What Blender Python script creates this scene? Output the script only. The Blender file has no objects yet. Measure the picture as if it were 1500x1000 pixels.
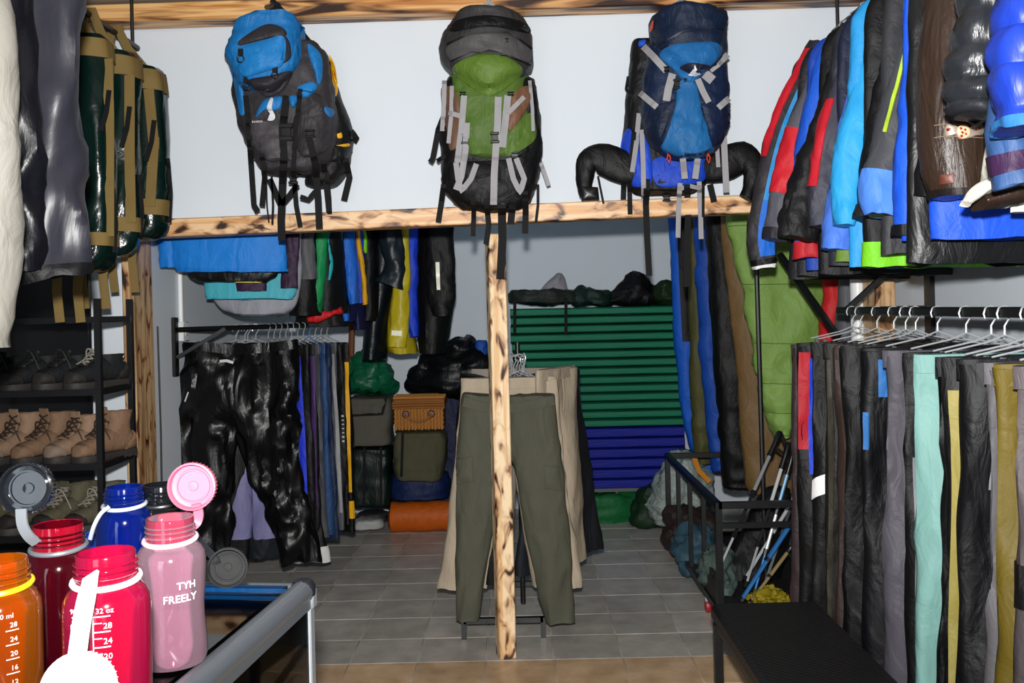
import bpy, bmesh, math, random
import numpy as np
from mathutils import Matrix, Vector, noise
from mathutils.bvhtree import BVHTree
random.seed(7)
rnd = random.random
sc = bpy.context.scene
COL = sc.collection
# ---------------------------------------------------------------- camera
F, CX, CY, H, ROLL = 1380.0, 755.0, 450.0, 1.55, math.radians(1.3)
cam = bpy.data.cameras.new('camera'); camo = bpy.data.objects.new('camera', cam); COL.objects.link(camo)
cam.sensor_width = 36; cam.lens = 36 * F / 1500
cam.shift_x = -(CX - 750) / 1500; cam.shift_y = (CY - 500) / 1500
camo.matrix_world = Matrix.Translation((0, 0, H)) @ Matrix.Rotation(math.pi / 2, 4, 'X') @ Matrix.Rotation(-ROLL, 4, 'Z')
cam.clip_start = .05
sc.camera = camo
# ---------------------------------------------------------------- light
w = bpy.data.worlds.new('world'); sc.world = w; w.use_nodes = True
w.node_tree.nodes['Background'].inputs[0].default_value = (.80, .88, 1, 1)
w.node_tree.nodes['Background'].inputs[1].default_value = .10
def area(name, loc, rot, sx, sy, power, col=(1, 1, 1), spread=None):
    l = bpy.data.lights.new(name, 'AREA'); l.shape = 'RECTANGLE'; l.size = sx; l.size_y = sy; l.energy = power; l.color = col
    o = bpy.data.objects.new(name, l); COL.objects.link(o); o.location = loc; o.rotation_euler = rot
    return o
# unseen area light added behind the camera for highlight streaks and bluish fill
area('added_rear_fill', (-1.1, -1.4, 1.3), (math.radians(90), 0, math.radians(-14)), .9, 2.1, 22, (.8, .9, 1))
# the photographer's flash, just above the lens, tilted up a little
fl = bpy.data.lights.new('camera_flash', 'SPOT'); fl.energy = 740; fl.spot_size = math.radians(98); fl.spot_blend = .85
fl.shadow_soft_size = .035; fl.color = (1, .985, .96)
flo = bpy.data.objects.new('camera_flash', fl); COL.objects.link(flo); flo.location = (-.01, -.03, H + .17)
flo.rotation_euler = (math.radians(90 + 4), 0, math.radians(-3))
sc.view_settings.view_transform = 'Standard'
try: sc.view_settings.look = 'None'
except Exception: pass
sc.view_settings.gamma = 1; sc.view_settings.exposure = 0.0
sc.view_settings.use_curve_mapping = False
# ---------------------------------------------------------------- helpers
_c, _s = math.cos(ROLL), math.sin(ROLL)
def P(px, py, Y):
    u = (px - CX) / F; v = (CY - py) / F
    return Vector(((u * _c + v * _s) * Y, Y, H + (-u * _s + v * _c) * Y))
def proj(X, Y, Z):
    a, b = X / Y, (Z - H) / Y
    return CX + F * (a * _c - b * _s), CY - F * (a * _s + b * _c)
def G(px, py):
    z = P(px, py, 1).z - H
    return P(px, py, -H / z)
def lin(h):
    h = h.lstrip('#'); o = []
    for i in (0, 2, 4):
        c = int(h[i:i + 2], 16) / 255
        o.append(c / 12.92 if c <= .04045 else ((c + .055) / 1.055) ** 2.4)
    return (*o, 1)
MATS = {}
def nd(nt, t, **k):
    n = nt.nodes.new(t)
    for a, b in k.items(): setattr(n, a, b)
    return n
def base_mat(name):
    m = bpy.data.materials.new(name); m.use_nodes = True
    return m, m.node_tree, m.node_tree.nodes['Principled BSDF']
def plain(hexc, rough=.5, metal=0, coat=0, emis=None):
    key = ('p', hexc, rough, metal, coat)
    if key in MATS: return MATS[key]
    m, nt, b = base_mat('plain_' + hexc.strip('#'))
    b.inputs['Base Color'].default_value = lin(hexc); b.inputs['Roughness'].default_value = rough
    b.inputs['Metallic'].default_value = metal; b.inputs['Coat Weight'].default_value = coat
    tc = nd(nt, 'ShaderNodeTexCoord'); n = nd(nt, 'ShaderNodeTexNoise'); n.inputs['Scale'].default_value = 60
    nt.links.new(tc.outputs['Object'], n.inputs['Vector'])
    mr = nd(nt, 'ShaderNodeMapRange'); mr.inputs[3].default_value = max(rough - .06, .02); mr.inputs[4].default_value = min(rough + .06, 1)
    nt.links.new(n.outputs[0], mr.inputs[0]); nt.links.new(mr.outputs[0], b.inputs['Roughness'])
    MATS[key] = m; return m
def fabric(hexc, rough=.6, crease=.5, sc_=(14, 14, 5), weave=True, dist=.02, spec=.25, var=.18):
    """woven cloth: creases as bump, fine weave, slight tone variation"""
    key = ('f', hexc, rough, crease, sc_, weave, var)
    if key in MATS: return MATS[key]
    m, nt, b = base_mat('fabric_' + hexc.strip('#')); L = nt.links.new
    tc = nd(nt, 'ShaderNodeTexCoord'); mp = nd(nt, 'ShaderNodeMapping'); mp.inputs['Scale'].default_value = sc_
    L(tc.outputs['Object'], mp.inputs[0])
    n1 = nd(nt, 'ShaderNodeTexNoise'); n1.inputs['Scale'].default_value = 1; n1.inputs['Detail'].default_value = 5; n1.inputs['Distortion'].default_value = 1.2
    L(mp.outputs[0], n1.inputs['Vector'])
    rg = nd(nt, 'ShaderNodeTexNoise'); rg.noise_type = 'RIDGED_MULTIFRACTAL'; rg.inputs['Scale'].default_value = .8; rg.inputs['Detail'].default_value = 3
    L(mp.outputs[0], rg.inputs['Vector'])
    ad = nd(nt, 'ShaderNodeMath', operation='MULTIPLY_ADD'); ad.inputs[1].default_value = .25
    L(rg.outputs[0], ad.inputs[0]); L(n1.outputs[0], ad.inputs[2])
    bp = nd(nt, 'ShaderNodeBump'); bp.inputs['Strength'].default_value = crease; bp.inputs['Distance'].default_value = dist
    L(ad.outputs[0], bp.inputs['Height'])
    last = bp
    if weave:
        n2 = nd(nt, 'ShaderNodeTexNoise'); n2.inputs['Scale'].default_value = 420
        L(tc.outputs['Object'], n2.inputs['Vector'])
        b2 = nd(nt, 'ShaderNodeBump'); b2.inputs['Strength'].default_value = .12; b2.inputs['Distance'].default_value = .002
        L(n2.outputs[0], b2.inputs['Height']); L(bp.outputs[0], b2.inputs['Normal']); last = b2
    L(last.outputs[0], b.inputs['Normal'])
    c = lin(hexc); lum = sum(c[:3]) / 3; kd = .34 if lum < .02 else (.6 if lum < .05 else 1); c = tuple(x * kd for x in c[:3]) + (1,)
    mx = nd(nt, 'ShaderNodeMix', data_type='RGBA')
    mx.inputs[6].default_value = tuple(x * (1 - var) for x in c[:3]) + (1,); mx.inputs[7].default_value = tuple(min(x * (1 + var), 1) for x in c[:3]) + (1,)
    L(n1.outputs[0], mx.inputs[0]); L(mx.outputs[2], b.inputs['Base Color'])
    b.inputs['Roughness'].default_value = rough; b.inputs['Specular IOR Level'].default_value = spec
    MATS[key] = m; return m
def nylon(h, **k): return fabric(h, **{**dict(rough=.55, crease=.5, sc_=(13, 13, 7)), **k})
def shiny(h, **k): return fabric(h, **{**dict(rough=.38, crease=.5, sc_=(9, 9, 4), weave=False), **k})
def webbing(h): return fabric(h, rough=.75, crease=.1)

class M:
    def __init__(s): s.v = []; s.f = []
    def add(s, v, f):
        o = len(s.v); s.v += [tuple(p) for p in v]; s.f += [tuple(i + o for i in q) for q in f]; return s
    def loft(s, rings, caps=True):
        n = len(rings[0]); v = [p for r in rings for p in r]; f = []
        for j in range(len(rings) - 1):
            for i in range(n):
                a, b = j * n + i, j * n + (i + 1) % n
                f.append((a, a + n, b + n, b))
        if caps: f.append(tuple(range(n))); f.append(tuple((len(rings) - 1) * n + i for i in reversed(range(n))))
        return s.add(v, f)
    def strip(s, rings, a, b, t0=0, t1=1, off=.004, skew=0):
        """thin shell following part of a loft: ring fractions a..b (0..1 round), rows t0..t1"""
        n = len(rings[0]); j0 = int(t0 * (len(rings) - 1)); j1 = max(j0 + 1, int(round(t1 * (len(rings) - 1))))
        i0 = int(round(a * n)); i1 = max(i0 + 1, int(round(b * n)))
        ou, inn = [], []
        for j in range(j0, j1 + 1):
            r = np.array([tuple(p) for p in rings[j]]); c = r.mean(0)
            for i in range(i0, i1 + 1):
                if skew:
                    jj = min(max(j + skew * (i - i0), 0), len(rings) - 1); ja = int(jj); jb = min(ja + 1, len(rings) - 1); r = np.array([tuple(Vector(rings[ja][k_]).lerp(Vector(rings[jb][k_]), jj - ja)) for k_ in range(n)]); c = r.mean(0)
                p = r[i % n]
                d = p - c; d /= (np.linalg.norm(d) + 1e-9)
                ou.append(p + d * off); inn.append(p - d * .004)
        w_ = i1 - i0 + 1; h_ = j1 - j0 + 1; N = len(ou); f = []
        for j in range(h_ - 1):
            for i in range(w_ - 1):
                q = j * w_ + i; f.append((q, q + w_, q + w_ + 1, q + 1)); f.append((N + q, N + q + 1, N + q + w_ + 1, N + q + w_))
        bd = [i for i in range(w_)] + [j * w_ + w_ - 1 for j in range(1, h_)] + [(h_ - 1) * w_ + i for i in range(w_ - 2, -1, -1)] + [j * w_ for j in range(h_ - 2, 0, -1)]
        for k in range(len(bd)):
            x, y = bd[k], bd[(k + 1) % len(bd)]; f.append((x, y, N + y, N + x))
        return s.add(ou + inn, f)
    def box(s, c, size, rot=None, bev=0):
        x, y, z = (q / 2 for q in size); R = rot if rot is not None else Matrix.Identity(3); c = Vector(c)
        if bev <= 0:
            v = [c + R @ Vector((sx * x, sy * y, sz * z)) for sx in (-1, 1) for sy in (-1, 1) for sz in (-1, 1)]
            return s.add(v, [(0, 1, 3, 2), (4, 6, 7, 5), (0, 4, 5, 1), (2, 3, 7, 6), (0, 2, 6, 4), (1, 5, 7, 3)])
        k = min(bev, x * .95, y * .95, z * .95); v = []; idx = {}
        for sx in (-1, 1):
            for sy in (-1, 1):
                for sz in (-1, 1):
                    for ax in range(3):
                        q = [sx * (x - k), sy * (y - k), sz * (z - k)]; q[ax] = (sx * x, sy * y, sz * z)[ax]
                        idx[(sx, sy, sz, ax)] = len(v); v.append(c + R @ Vector(q))
        f = []
        for ax in range(3):
            o = [a for a in range(3) if a != ax]
            for sg in (-1, 1):
                q = []
                for a, b in ((-1, -1), (1, -1), (1, 1), (-1, 1)):
                    t = [0, 0, 0]; t[ax] = sg; t[o[0]] = a; t[o[1]] = b; q.append(idx[(*t, ax)])
                f.append(tuple(q if (sg > 0) == (ax != 1) else q[::-1]))
        for ax in range(3):
            o = [a for a in range(3) if a != ax]
            for a in (-1, 1):
                for b in (-1, 1):
                    q = []
                    for sg, e in ((-1, 0), (1, 0), (1, 1), (-1, 1)):
                        t = [0, 0, 0]; t[ax] = sg; t[o[0]] = a; t[o[1]] = b; q.append(idx[(*t, o[e])])
                    f.append(tuple(q))
        for sx in (-1, 1):
            for sy in (-1, 1):
                for sz in (-1, 1): f.append(tuple(idx[(sx, sy, sz, a)] for a in range(3)))
        return s.add(v, f)
    def bar(s, a, b, w_, d=None, up=(0, 0, 1), bev=0):
        a, b = Vector(a), Vector(b); t = b - a; l = t.length; t.normalize(); u = Vector(up)
        if abs(t.dot(u)) > .98: u = Vector((0, 1, 0))
        x = t.cross(u).normalized(); z = x.cross(t)
        return s.box((a + b) / 2, (w_, l, d or w_), Matrix((x, t, z)).transposed(), bev)
    def tube(s, path, rad, n=10, caps=True, closed=False):
        path = [Vector(p) for p in path]; R = rad if isinstance(rad, (list, tuple)) else [rad] * len(path); rings = []; ref = None
        for i, p in enumerate(path):
            t = (path[min(i + 1, len(path) - 1)] - path[max(i - 1, 0)]).normalized()
            if ref is None: ref = Vector((0, 0, 1)) if abs(t.z) < .9 else Vector((1, 0, 0))
            x = t.cross(ref)
            if x.length < 1e-4: x = t.cross(Vector((.3, .8, .5)))
            x.normalize(); ref = x.cross(t)
            rings.append([p + (x * math.cos(2 * math.pi * k / n) + ref * math.sin(2 * math.pi * k / n)) * R[i] for k in range(n)])
        return s.loft(rings, caps)
    def lathe(s, prof, c=(0, 0, 0), axis=(0, 0, 1), n=40):
        ax = Vector(axis).normalized(); ref = Vector((1, 0, 0)) if abs(ax.x) < .9 else Vector((0, 1, 0))
        x = ax.cross(ref).normalized(); y = ax.cross(x); c = Vector(c)
        rings = [[c + ax * h + (x * math.cos(2 * math.pi * k / n) + y * math.sin(2 * math.pi * k / n)) * max(r, 1e-5) for k in range(n)] for r, h in prof]
        return s.loft(rings, True)
    def ribbon(s, pts, width, thick=.003, nrm=(0, -1, 0)):
        pts = [Vector(p) for p in pts]; nrm = Vector(nrm); v = []; f = []
        for i, p in enumerate(pts):
            t = (pts[min(i + 1, len(pts) - 1)] - pts[max(i - 1, 0)]).normalized()
            x = t.cross(nrm)
            if x.length < .2: x = Vector((1, 0, 0))
            x.normalize(); n2 = x.cross(t).normalized()
            wd = (width[i] if isinstance(width, (list, tuple)) else width) / 2
            v += [p - x * wd - n2 * thick / 2, p + x * wd - n2 * thick / 2, p + x * wd + n2 * thick / 2, p - x * wd + n2 * thick / 2]
        for i in range(len(pts) - 1):
            for k in range(4): a = 4 * i + k; b = 4 * i + (k + 1) % 4; f.append((a, b, b + 4, a + 4))
        e = 4 * (len(pts) - 1); f += [(3, 2, 1, 0), (e, e + 1, e + 2, e + 3)]
        return s.add(v, f)
    def bvh(s): return BVHTree.FromPolygons([Vector(p) for p in s.v], s.f)
    def build(s, name, mat, parent=None, smooth=True, wr=None, local=False, sub=0, seed=0):
        me = bpy.data.meshes.new(name)
        o_ = ORG.get(parent.name if parent else None, Vector()) if not local else Vector()
        org = Vector(o_)
        if parent is None and not local:
            a = np.array(s.v); org = Vector(((a[:, 0].min() + a[:, 0].max()) / 2, (a[:, 1].min() + a[:, 1].max()) / 2, a[:, 2].min()))
        me.from_pydata([tuple(Vector(p) - org) for p in s.v], [], s.f)
        bm = bmesh.new(); bm.from_mesh(me); bmesh.ops.recalc_face_normals(bm, faces=bm.faces)
        if wr:
            amp, fx, fz = wr; bm.normal_update(); sv = Vector((seed * 3.7, seed * 1.9, seed * 2.3))
            nn = [(v, v.normal.copy()) for v in bm.verts]
            for v, n_ in nn:
                q = v.co + sv
                wv_ = noise.noise(Vector((q.x * 4, q.y * 4, q.z * 4))) * .8
                k = .8 * noise.noise(Vector((q.x * fx, q.y * fx, q.z * fz + wv_))) + .55 * (.35 - abs(noise.noise(Vector((q.x * fx * 1.7 + q.z * fz * .6, q.y * fx * 1.7, q.z * fz * 1.9 - q.x * fx * .7 + wv_))) ) * 1.6)
                v.co += n_ * amp * k
        bm.to_mesh(me); bm.free()
        if smooth:
            me.polygons.foreach_set('use_smooth', [True] * len(me.polygons)); me.set_sharp_from_angle(angle=math.radians(42))
        me.materials.append(mat)
        o = bpy.data.objects.new(name, me); COL.objects.link(o)
        if parent: o.parent = parent; ORG[o.name] = o_
        elif not local: o.location = org; ORG[o.name] = org
        return o
ORG = {}
def thing(name, label, cat, loc=(0, 0, 0), group=None, rotz=0):
    o = bpy.data.objects.new(name, None); COL.objects.link(o); o.location = loc; o.rotation_euler = (0, 0, rotz); o.empty_display_size = .05
    ORG[o.name] = Vector(loc); return tag(o, label, cat, group)
def tag(o, label=None, cat=None, group=None, kind=None):
    if label: o['label'] = label
    if cat: o['category'] = cat
    if group: o['group'] = group
    if kind: o['kind'] = kind
    return o
def copy_tree(o, parent=None):
    c = o.copy(); COL.objects.link(c); c.parent = parent
    for ch in [x for x in o.children]: copy_tree(ch, c)
    return c
def resample(rows, N):
    r = np.array(rows, float); K = len(r)
    if K == 2: return [tuple(r[0] + (r[1] - r[0]) * t) for t in np.linspace(0, 1, N)]
    out = []
    for t in np.linspace(0, K - 1, N):
        i = min(int(t), K - 2); f_ = t - i
        a = r[max(i - 1, 0)]; b = r[i]; c = r[i + 1]; d = r[min(i + 2, K - 1)]
        out.append(tuple(.5 * (2 * b + (c - a) * f_ + (2 * a - 5 * b + 4 * c - d) * f_ ** 2 + (3 * b - a - 3 * c + d) * f_ ** 3)))
    return out
def sup(n, p):
    o = []
    for i in range(n):
        a = 2 * math.pi * i / n; c, s_ = math.cos(a), math.sin(a)
        o.append((math.copysign(abs(c) ** (2 / p), c), math.copysign(abs(s_) ** (2 / p), s_)))
    return o
def slab_rings(rows, Y, df, db, n=28, N=36, p=2.5, er=0, mod=None):
    """rows (py, xl, xr) in photo pixels at distance Y -> rings of a rounded body with real depth df (front) and db (back)"""
    rings = []; S = sup(n, p); R = resample(rows, N)
    for j, (py, xl, xr) in enumerate(R):
        t = j / (N - 1); k = 1
        if er: 
            e = min(t, 1 - t) / er
            if e < 1: k = max(.12, math.sqrt(max(0, 1 - (1 - e) ** 2)))
        if mod: k *= mod(t)
        A = P(xl, py, Y); B = P(xr, py, Y); mid = (A + B) / 2; hx = (B - A) / 2
        kw = .5 + .5 * min(1, k) if er else 1
        rings.append([mid + hx * sx * kw + Vector((0, (-df if sy > 0 else db) * abs(sy) * k, 0)) for sx, sy in S])
    return rings
def sleeve_rings(path, Y, B_=.05, n=20, N=30, mod=None, dy=None, p=2.2):
    """path (px, py, width_px) at distance Y -> rings of a hanging sleeve"""
    R = resample(path, N); pts = [P(a, b, Y) + Vector((0, dy(j / (N - 1)) if dy else 0, 0)) for j, (a, b, c) in enumerate(R)]; rings = []; S = sup(n, p)
    for j, q in enumerate(pts):
        t = (pts[min(j + 1, N - 1)] - pts[max(j - 1, 0)]).normalized(); Bv = Vector((0, -1, 0)); A = Bv.cross(t).normalized(); Bv = t.cross(A)
        k = mod(j / (N - 1)) if mod else 1; rx = R[j][2] / 2 * Y / F * k
        rings.append([q + A * rx * a + Bv * B_ * k * b for a, b in S])
    return rings
CAMP = Vector((0, 0, H))
def hit(bv, px, py, Yd):
    d = (P(px, py, 1) - CAMP).normalized(); r = bv.ray_cast(CAMP, d)
    if r[0] is None: return P(px, py, Yd), False
    return r[0], True
def drape(m, poly, bv, Yd, off=.006, puff=0, step=5, smooth=True, fl=0):
    """raised panel with the outline poly (photo pixels) lying on a body"""
    pts = []
    K = len(poly)
    if smooth:
        cl = resample(list(poly) + [poly[0], poly[1], poly[2]], (K + 2) * 6 + 1); pts = cl[6:6 + 6 * K]
    else:
        for i in range(K):
            a, b = poly[i], poly[(i + 1) % K]; n = max(1, int(math.dist(a, b) / step))
            pts += [(a[0] + (b[0] - a[0]) * t / n, a[1] + (b[1] - a[1]) * t / n) for t in range(n)]
    c = (sum(p[0] for p in pts) / len(pts), sum(p[1] for p in pts) / len(pts)); n = len(pts); rings = []
    S = (1, .95, .85, .68, .48, .26, .08); zz = []
    for s_ in S:
        r = []
        for p in pts:
            q, ok = hit(bv, c[0] + (p[0] - c[0]) * s_, c[1] + (p[1] - c[1]) * s_, Yd); r.append([q, ok])
        ys = [q.y for q, ok in r if ok]
        dflt = sum(ys) / len(ys) if ys else Yd
        rr = []
        for (q, ok), p in zip(r, pts):
            if not ok: q = P(c[0] + (p[0] - c[0]) * s_, c[1] + (p[1] - c[1]) * s_, dflt + .01)
            q = q.copy(); d = (CAMP - q).normalized(); rr.append(q + d * (off + puff * (1 - s_ ** 2) ** .7))
        rings.append(rr)
    back = [q + Vector((0, off + .006, 0)) for q in rings[0]]
    return m.loft([back] + rings, True)
def dstrap(m, pts, wpx, bv, Yd, off=.004, thick=.003, step=5):
    """webbing strap along photo pixels pts, lying on a body where there is one and hanging free below it"""
    L = []
    for i in range(len(pts) - 1):
        a, b = pts[i], pts[i + 1]; n = max(1, int(math.dist(a[:2], b[:2]) / step))
        L += [(a[0] + (b[0] - a[0]) * t / n, a[1] + (b[1] - a[1]) * t / n) for t in range(n)]
    L.append(pts[-1][:2]); v = []; f = []; last = Yd
    ys = []
    for (x, y) in L:
        q, ok = hit(bv, x, y, Yd) if bv else (P(x, y, Yd), False)
        ys.append(q.y if ok else None)
    k = [y for y in ys if y is not None]
    if k:
        for i, y in enumerate(ys):
            if y is None:
                j = min((abs(a - i), a) for a in range(len(ys)) if ys[a] is not None)[1]; ys[i] = max(ys[j], min(Yd, ys[j] + .0025 * abs(i - j) * step)) if ys[j] < Yd else ys[j]
        ys = [min(ys[max(0, i - 1):i + 2]) for i in range(len(ys))]
    else: ys = [Yd] * len(ys)
    for i, (x, y) in enumerate(L):
        a, b = L[max(i - 1, 0)], L[min(i + 1, len(L) - 1)]; d = math.dist(a, b) + 1e-6; nx, ny = -(b[1] - a[1]) / d, (b[0] - a[0]) / d
        A = P(x + nx * wpx / 2, y + ny * wpx / 2, ys[i] - off); B = P(x - nx * wpx / 2, y - ny * wpx / 2, ys[i] - off); e = Vector((0, -thick, 0))
        v += [A, B, B + e, A + e]
    for i in range(len(L) - 1):
        for k in range(4): a = 4 * i + k; b = 4 * i + (k + 1) % 4; f.append((a, b, b + 4, a + 4))
    e = 4 * (len(L) - 1); f += [(3, 2, 1, 0), (e, e + 1, e + 2, e + 3)]
    return m.add(v, f)
def buckle(m, px, py, wpx, hpx, bv, Yd, off=.008):
    q, ok = hit(bv, px, py, Yd); s = q.y / F; c = q + Vector((0, -off, 0)); w_, h_ = wpx * s, hpx * s
    m.box(c + Vector((0, 0, h_ * .36)), (w_, .011, h_ * .26), bev=.003); m.box(c - Vector((0, 0, h_ * .36)), (w_, .011, h_ * .26), bev=.003)
    m.box(c, (w_ * .72, .008, h_ * .5), bev=.002)
    return m
def text_mesh(body, size, thick=.001):
    cu = bpy.data.curves.new('t', 'FONT'); cu.body = body; cu.size = size; cu.extrude = thick; cu.align_x = 'CENTER'; cu.align_y = 'CENTER'; cu.resolution_u = 2
    o = bpy.data.objects.new('t', cu); COL.objects.link(o); dg = bpy.context.evaluated_depsgraph_get()
    me = bpy.data.meshes.new_from_object(o.evaluated_get(dg)); v = [tuple(a.co) for a in me.vertices]; f = [tuple(p.vertices) for p in me.polygons]
    bpy.data.objects.remove(o); bpy.data.curves.remove(cu); bpy.data.meshes.remove(me)
    return v, f
def S_(o): o['kind'] = 'structure'; return o
# ================================================================ the setting
def wall_mat(name, hexc, bump=.08):
    m, nt, b = base_mat(name); L = nt.links.new; tc = nd(nt, 'ShaderNodeTexCoord')
    n = nd(nt, 'ShaderNodeTexNoise'); n.inputs['Scale'].default_value = 3; n.inputs['Detail'].default_value = 6; L(tc.outputs['Object'], n.inputs['Vector'])
    c = lin(hexc); mx = nd(nt, 'ShaderNodeMix', data_type='RGBA'); mx.inputs[6].default_value = tuple(x * .94 for x in c[:3]) + (1,); mx.inputs[7].default_value = c
    L(n.outputs[0], mx.inputs[0]); L(mx.outputs[2], b.inputs['Base Color'])
    n2 = nd(nt, 'ShaderNodeTexNoise'); n2.inputs['Scale'].default_value = 120; L(tc.outputs['Object'], n2.inputs['Vector'])
    bp = nd(nt, 'ShaderNodeBump'); bp.inputs['Strength'].default_value = bump; bp.inputs['Distance'].default_value = .004; L(n2.outputs[0], bp.inputs['Height']); L(bp.outputs[0], b.inputs['Normal'])
    b.inputs['Roughness'].default_value = .7; return m
WALL = wall_mat('painted_wall', '#d3dbe3')
CEIL = wall_mat('ceiling_board', '#9a8f82')
def tile_mat(name, c1, c2, seedv):
    m, nt, b = base_mat(name); L = nt.links.new; tc = nd(nt, 'ShaderNodeTexCoord'); oi = nd(nt, 'ShaderNodeObjectInfo')
    mp = nd(nt, 'ShaderNodeVectorMath', operation='ADD'); L(tc.outputs['Object'], mp.inputs[0])
    sc2 = nd(nt, 'ShaderNodeVectorMath', operation='SCALE'); sc2.inputs[3].default_value = 1.0; L(oi.outputs['Location'], sc2.inputs[0]); L(sc2.outputs[0], mp.inputs[1])
    n = nd(nt, 'ShaderNodeTexNoise'); n.inputs['Scale'].default_value = 7; n.inputs['Detail'].default_value = 7; n.inputs['Roughness'].default_value = .65; L(mp.outputs[0], n.inputs['Vector'])
    cr = nd(nt, 'ShaderNodeValToRGB'); cr.color_ramp.elements[0].position = .35; cr.color_ramp.elements[0].color = lin(c1); cr.color_ramp.elements[1].position = .68; cr.color_ramp.elements[1].color = lin(c2)
    L(n.outputs[0], cr.inputs[0])
    hs = nd(nt, 'ShaderNodeHueSaturation'); mr = nd(nt, 'ShaderNodeMapRange'); mr.inputs[3].default_value = .88; mr.inputs[4].default_value = 1.1
    L(oi.outputs['Random'], mr.inputs[0]); L(mr.outputs[0], hs.inputs['Value']); L(cr.outputs[0], hs.inputs['Color']); L(hs.outputs[0], b.inputs['Base Color'])
    b.inputs['Roughness'].default_value = .32
    n2 = nd(nt, 'ShaderNodeTexNoise'); n2.inputs['Scale'].default_value = 22; L(mp.outputs[0], n2.inputs['Vector'])
    bp = nd(nt, 'ShaderNodeBump'); bp.inputs['Strength'].default_value = .12; bp.inputs['Distance'].default_value = .004; L(n2.outputs[0], bp.inputs['Height']); L(bp.outputs[0], b.inputs['Normal'])
    return m
TG = tile_mat('grey_tile', '#9f9a93', '#bfb9b0', 0); TB = tile_mat('brown_tile', '#b08f6c', '#d4b592', 1)
GROUT = plain('#b0a598', .9)
YB, YK, YN = 4.14, 7.25, .6        # tile boundary, back wall, near limit
XL, XR, XF = -1.74, 1.76, -2.75    # back room left wall, right wall, front room left wall
ZC = 2.93
ST = .30; X0 = -.165
def tiles(floor_name, xa, xb, ya, yb, mat, y0):
    fl_ = M().box(((xa + xb) / 2, (ya + yb) / 2, -.055), (xb - xa, yb - ya, .10)).build(floor_name, GROUT); S_(fl_)
    proto = None; i0 = math.floor((xa - X0) / ST); i1 = math.ceil((xb - X0) / ST); j0 = math.floor((ya - y0) / ST + 1e-6); j1 = math.ceil((yb - y0) / ST - 1e-6)
    for j in range(j0, j1):
        for i in range(i0, i1):
            x1, x2 = max(xa, X0 + i * ST), min(xb, X0 + (i + 1) * ST); y1, y2 = max(ya, y0 + j * ST), min(yb, y0 + (j + 1) * ST)
            if x2 - x1 < .03 or y2 - y1 < .03: continue
            full = abs(x2 - x1 - ST) < 1e-5 and abs(y2 - y1 - ST) < 1e-5
            if full and proto:
                o = proto.copy(); COL.objects.link(o)
            else:
                me = M().box((0, 0, -.0055), (x2 - x1 - .005, y2 - y1 - .005, .011), bev=.0015)
                o = me.build('tile', mat, local=True)
                if full: proto = o
            o.parent = fl_; o.location = Vector(((x1 + x2) / 2, (y1 + y2) / 2, (rnd() - .5) * .0012)) - fl_.location
tiles('floor', XF, XR, YN, YB, TB, YB)
tiles('floor_back', XL, XR, YB, YK, TG, YB)
def sbox(name, lo, hi, mat):
    lo, hi = Vector(lo), Vector(hi); return S_(M().box((lo + hi) / 2, hi - lo).build(name, mat, smooth=False))
sbox('wall_back', (XL - .1, YK, 0), (XR + .1, YK + .1, ZC), WALL)
sbox('wall_left', (XL - .12, 4.42, 0), (XL, YK, ZC), WALL)
sbox('wall_right', (XR, -.5, 0), (XR + .1, YK, ZC), WALL)
sbox('wall_front_left', (XF - .1, -.5, 0), (XF, 4.3, ZC), WALL)
sbox('wall_partition', (XF, 4.30, 0), (XL, 4.42, ZC), WALL)
zb0 = P(150, 336, 4.2).z; zb1 = P(1330, 290, 4.2).z
hd = M(); xa, xb = XL, XR
v = [(xa, 4.26, zb0), (xb, 4.26, zb1), (xb, 4.26, ZC), (xa, 4.26, ZC), (xa, 4.36, zb0), (xb, 4.36, zb1), (xb, 4.36, ZC), (xa, 4.36, ZC)]
hd.add(v, [(0, 1, 2, 3), (4, 7, 6, 5), (0, 4, 5, 1), (3, 2, 6, 7), (0, 3, 7, 4), (1, 5, 6, 2)])
S_(hd.build('wall_header', WALL, smooth=False))
sbox('ceiling', (XF - .1, -.5, ZC), (XR + .1, YK + .1, ZC + .1), CEIL)

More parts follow.
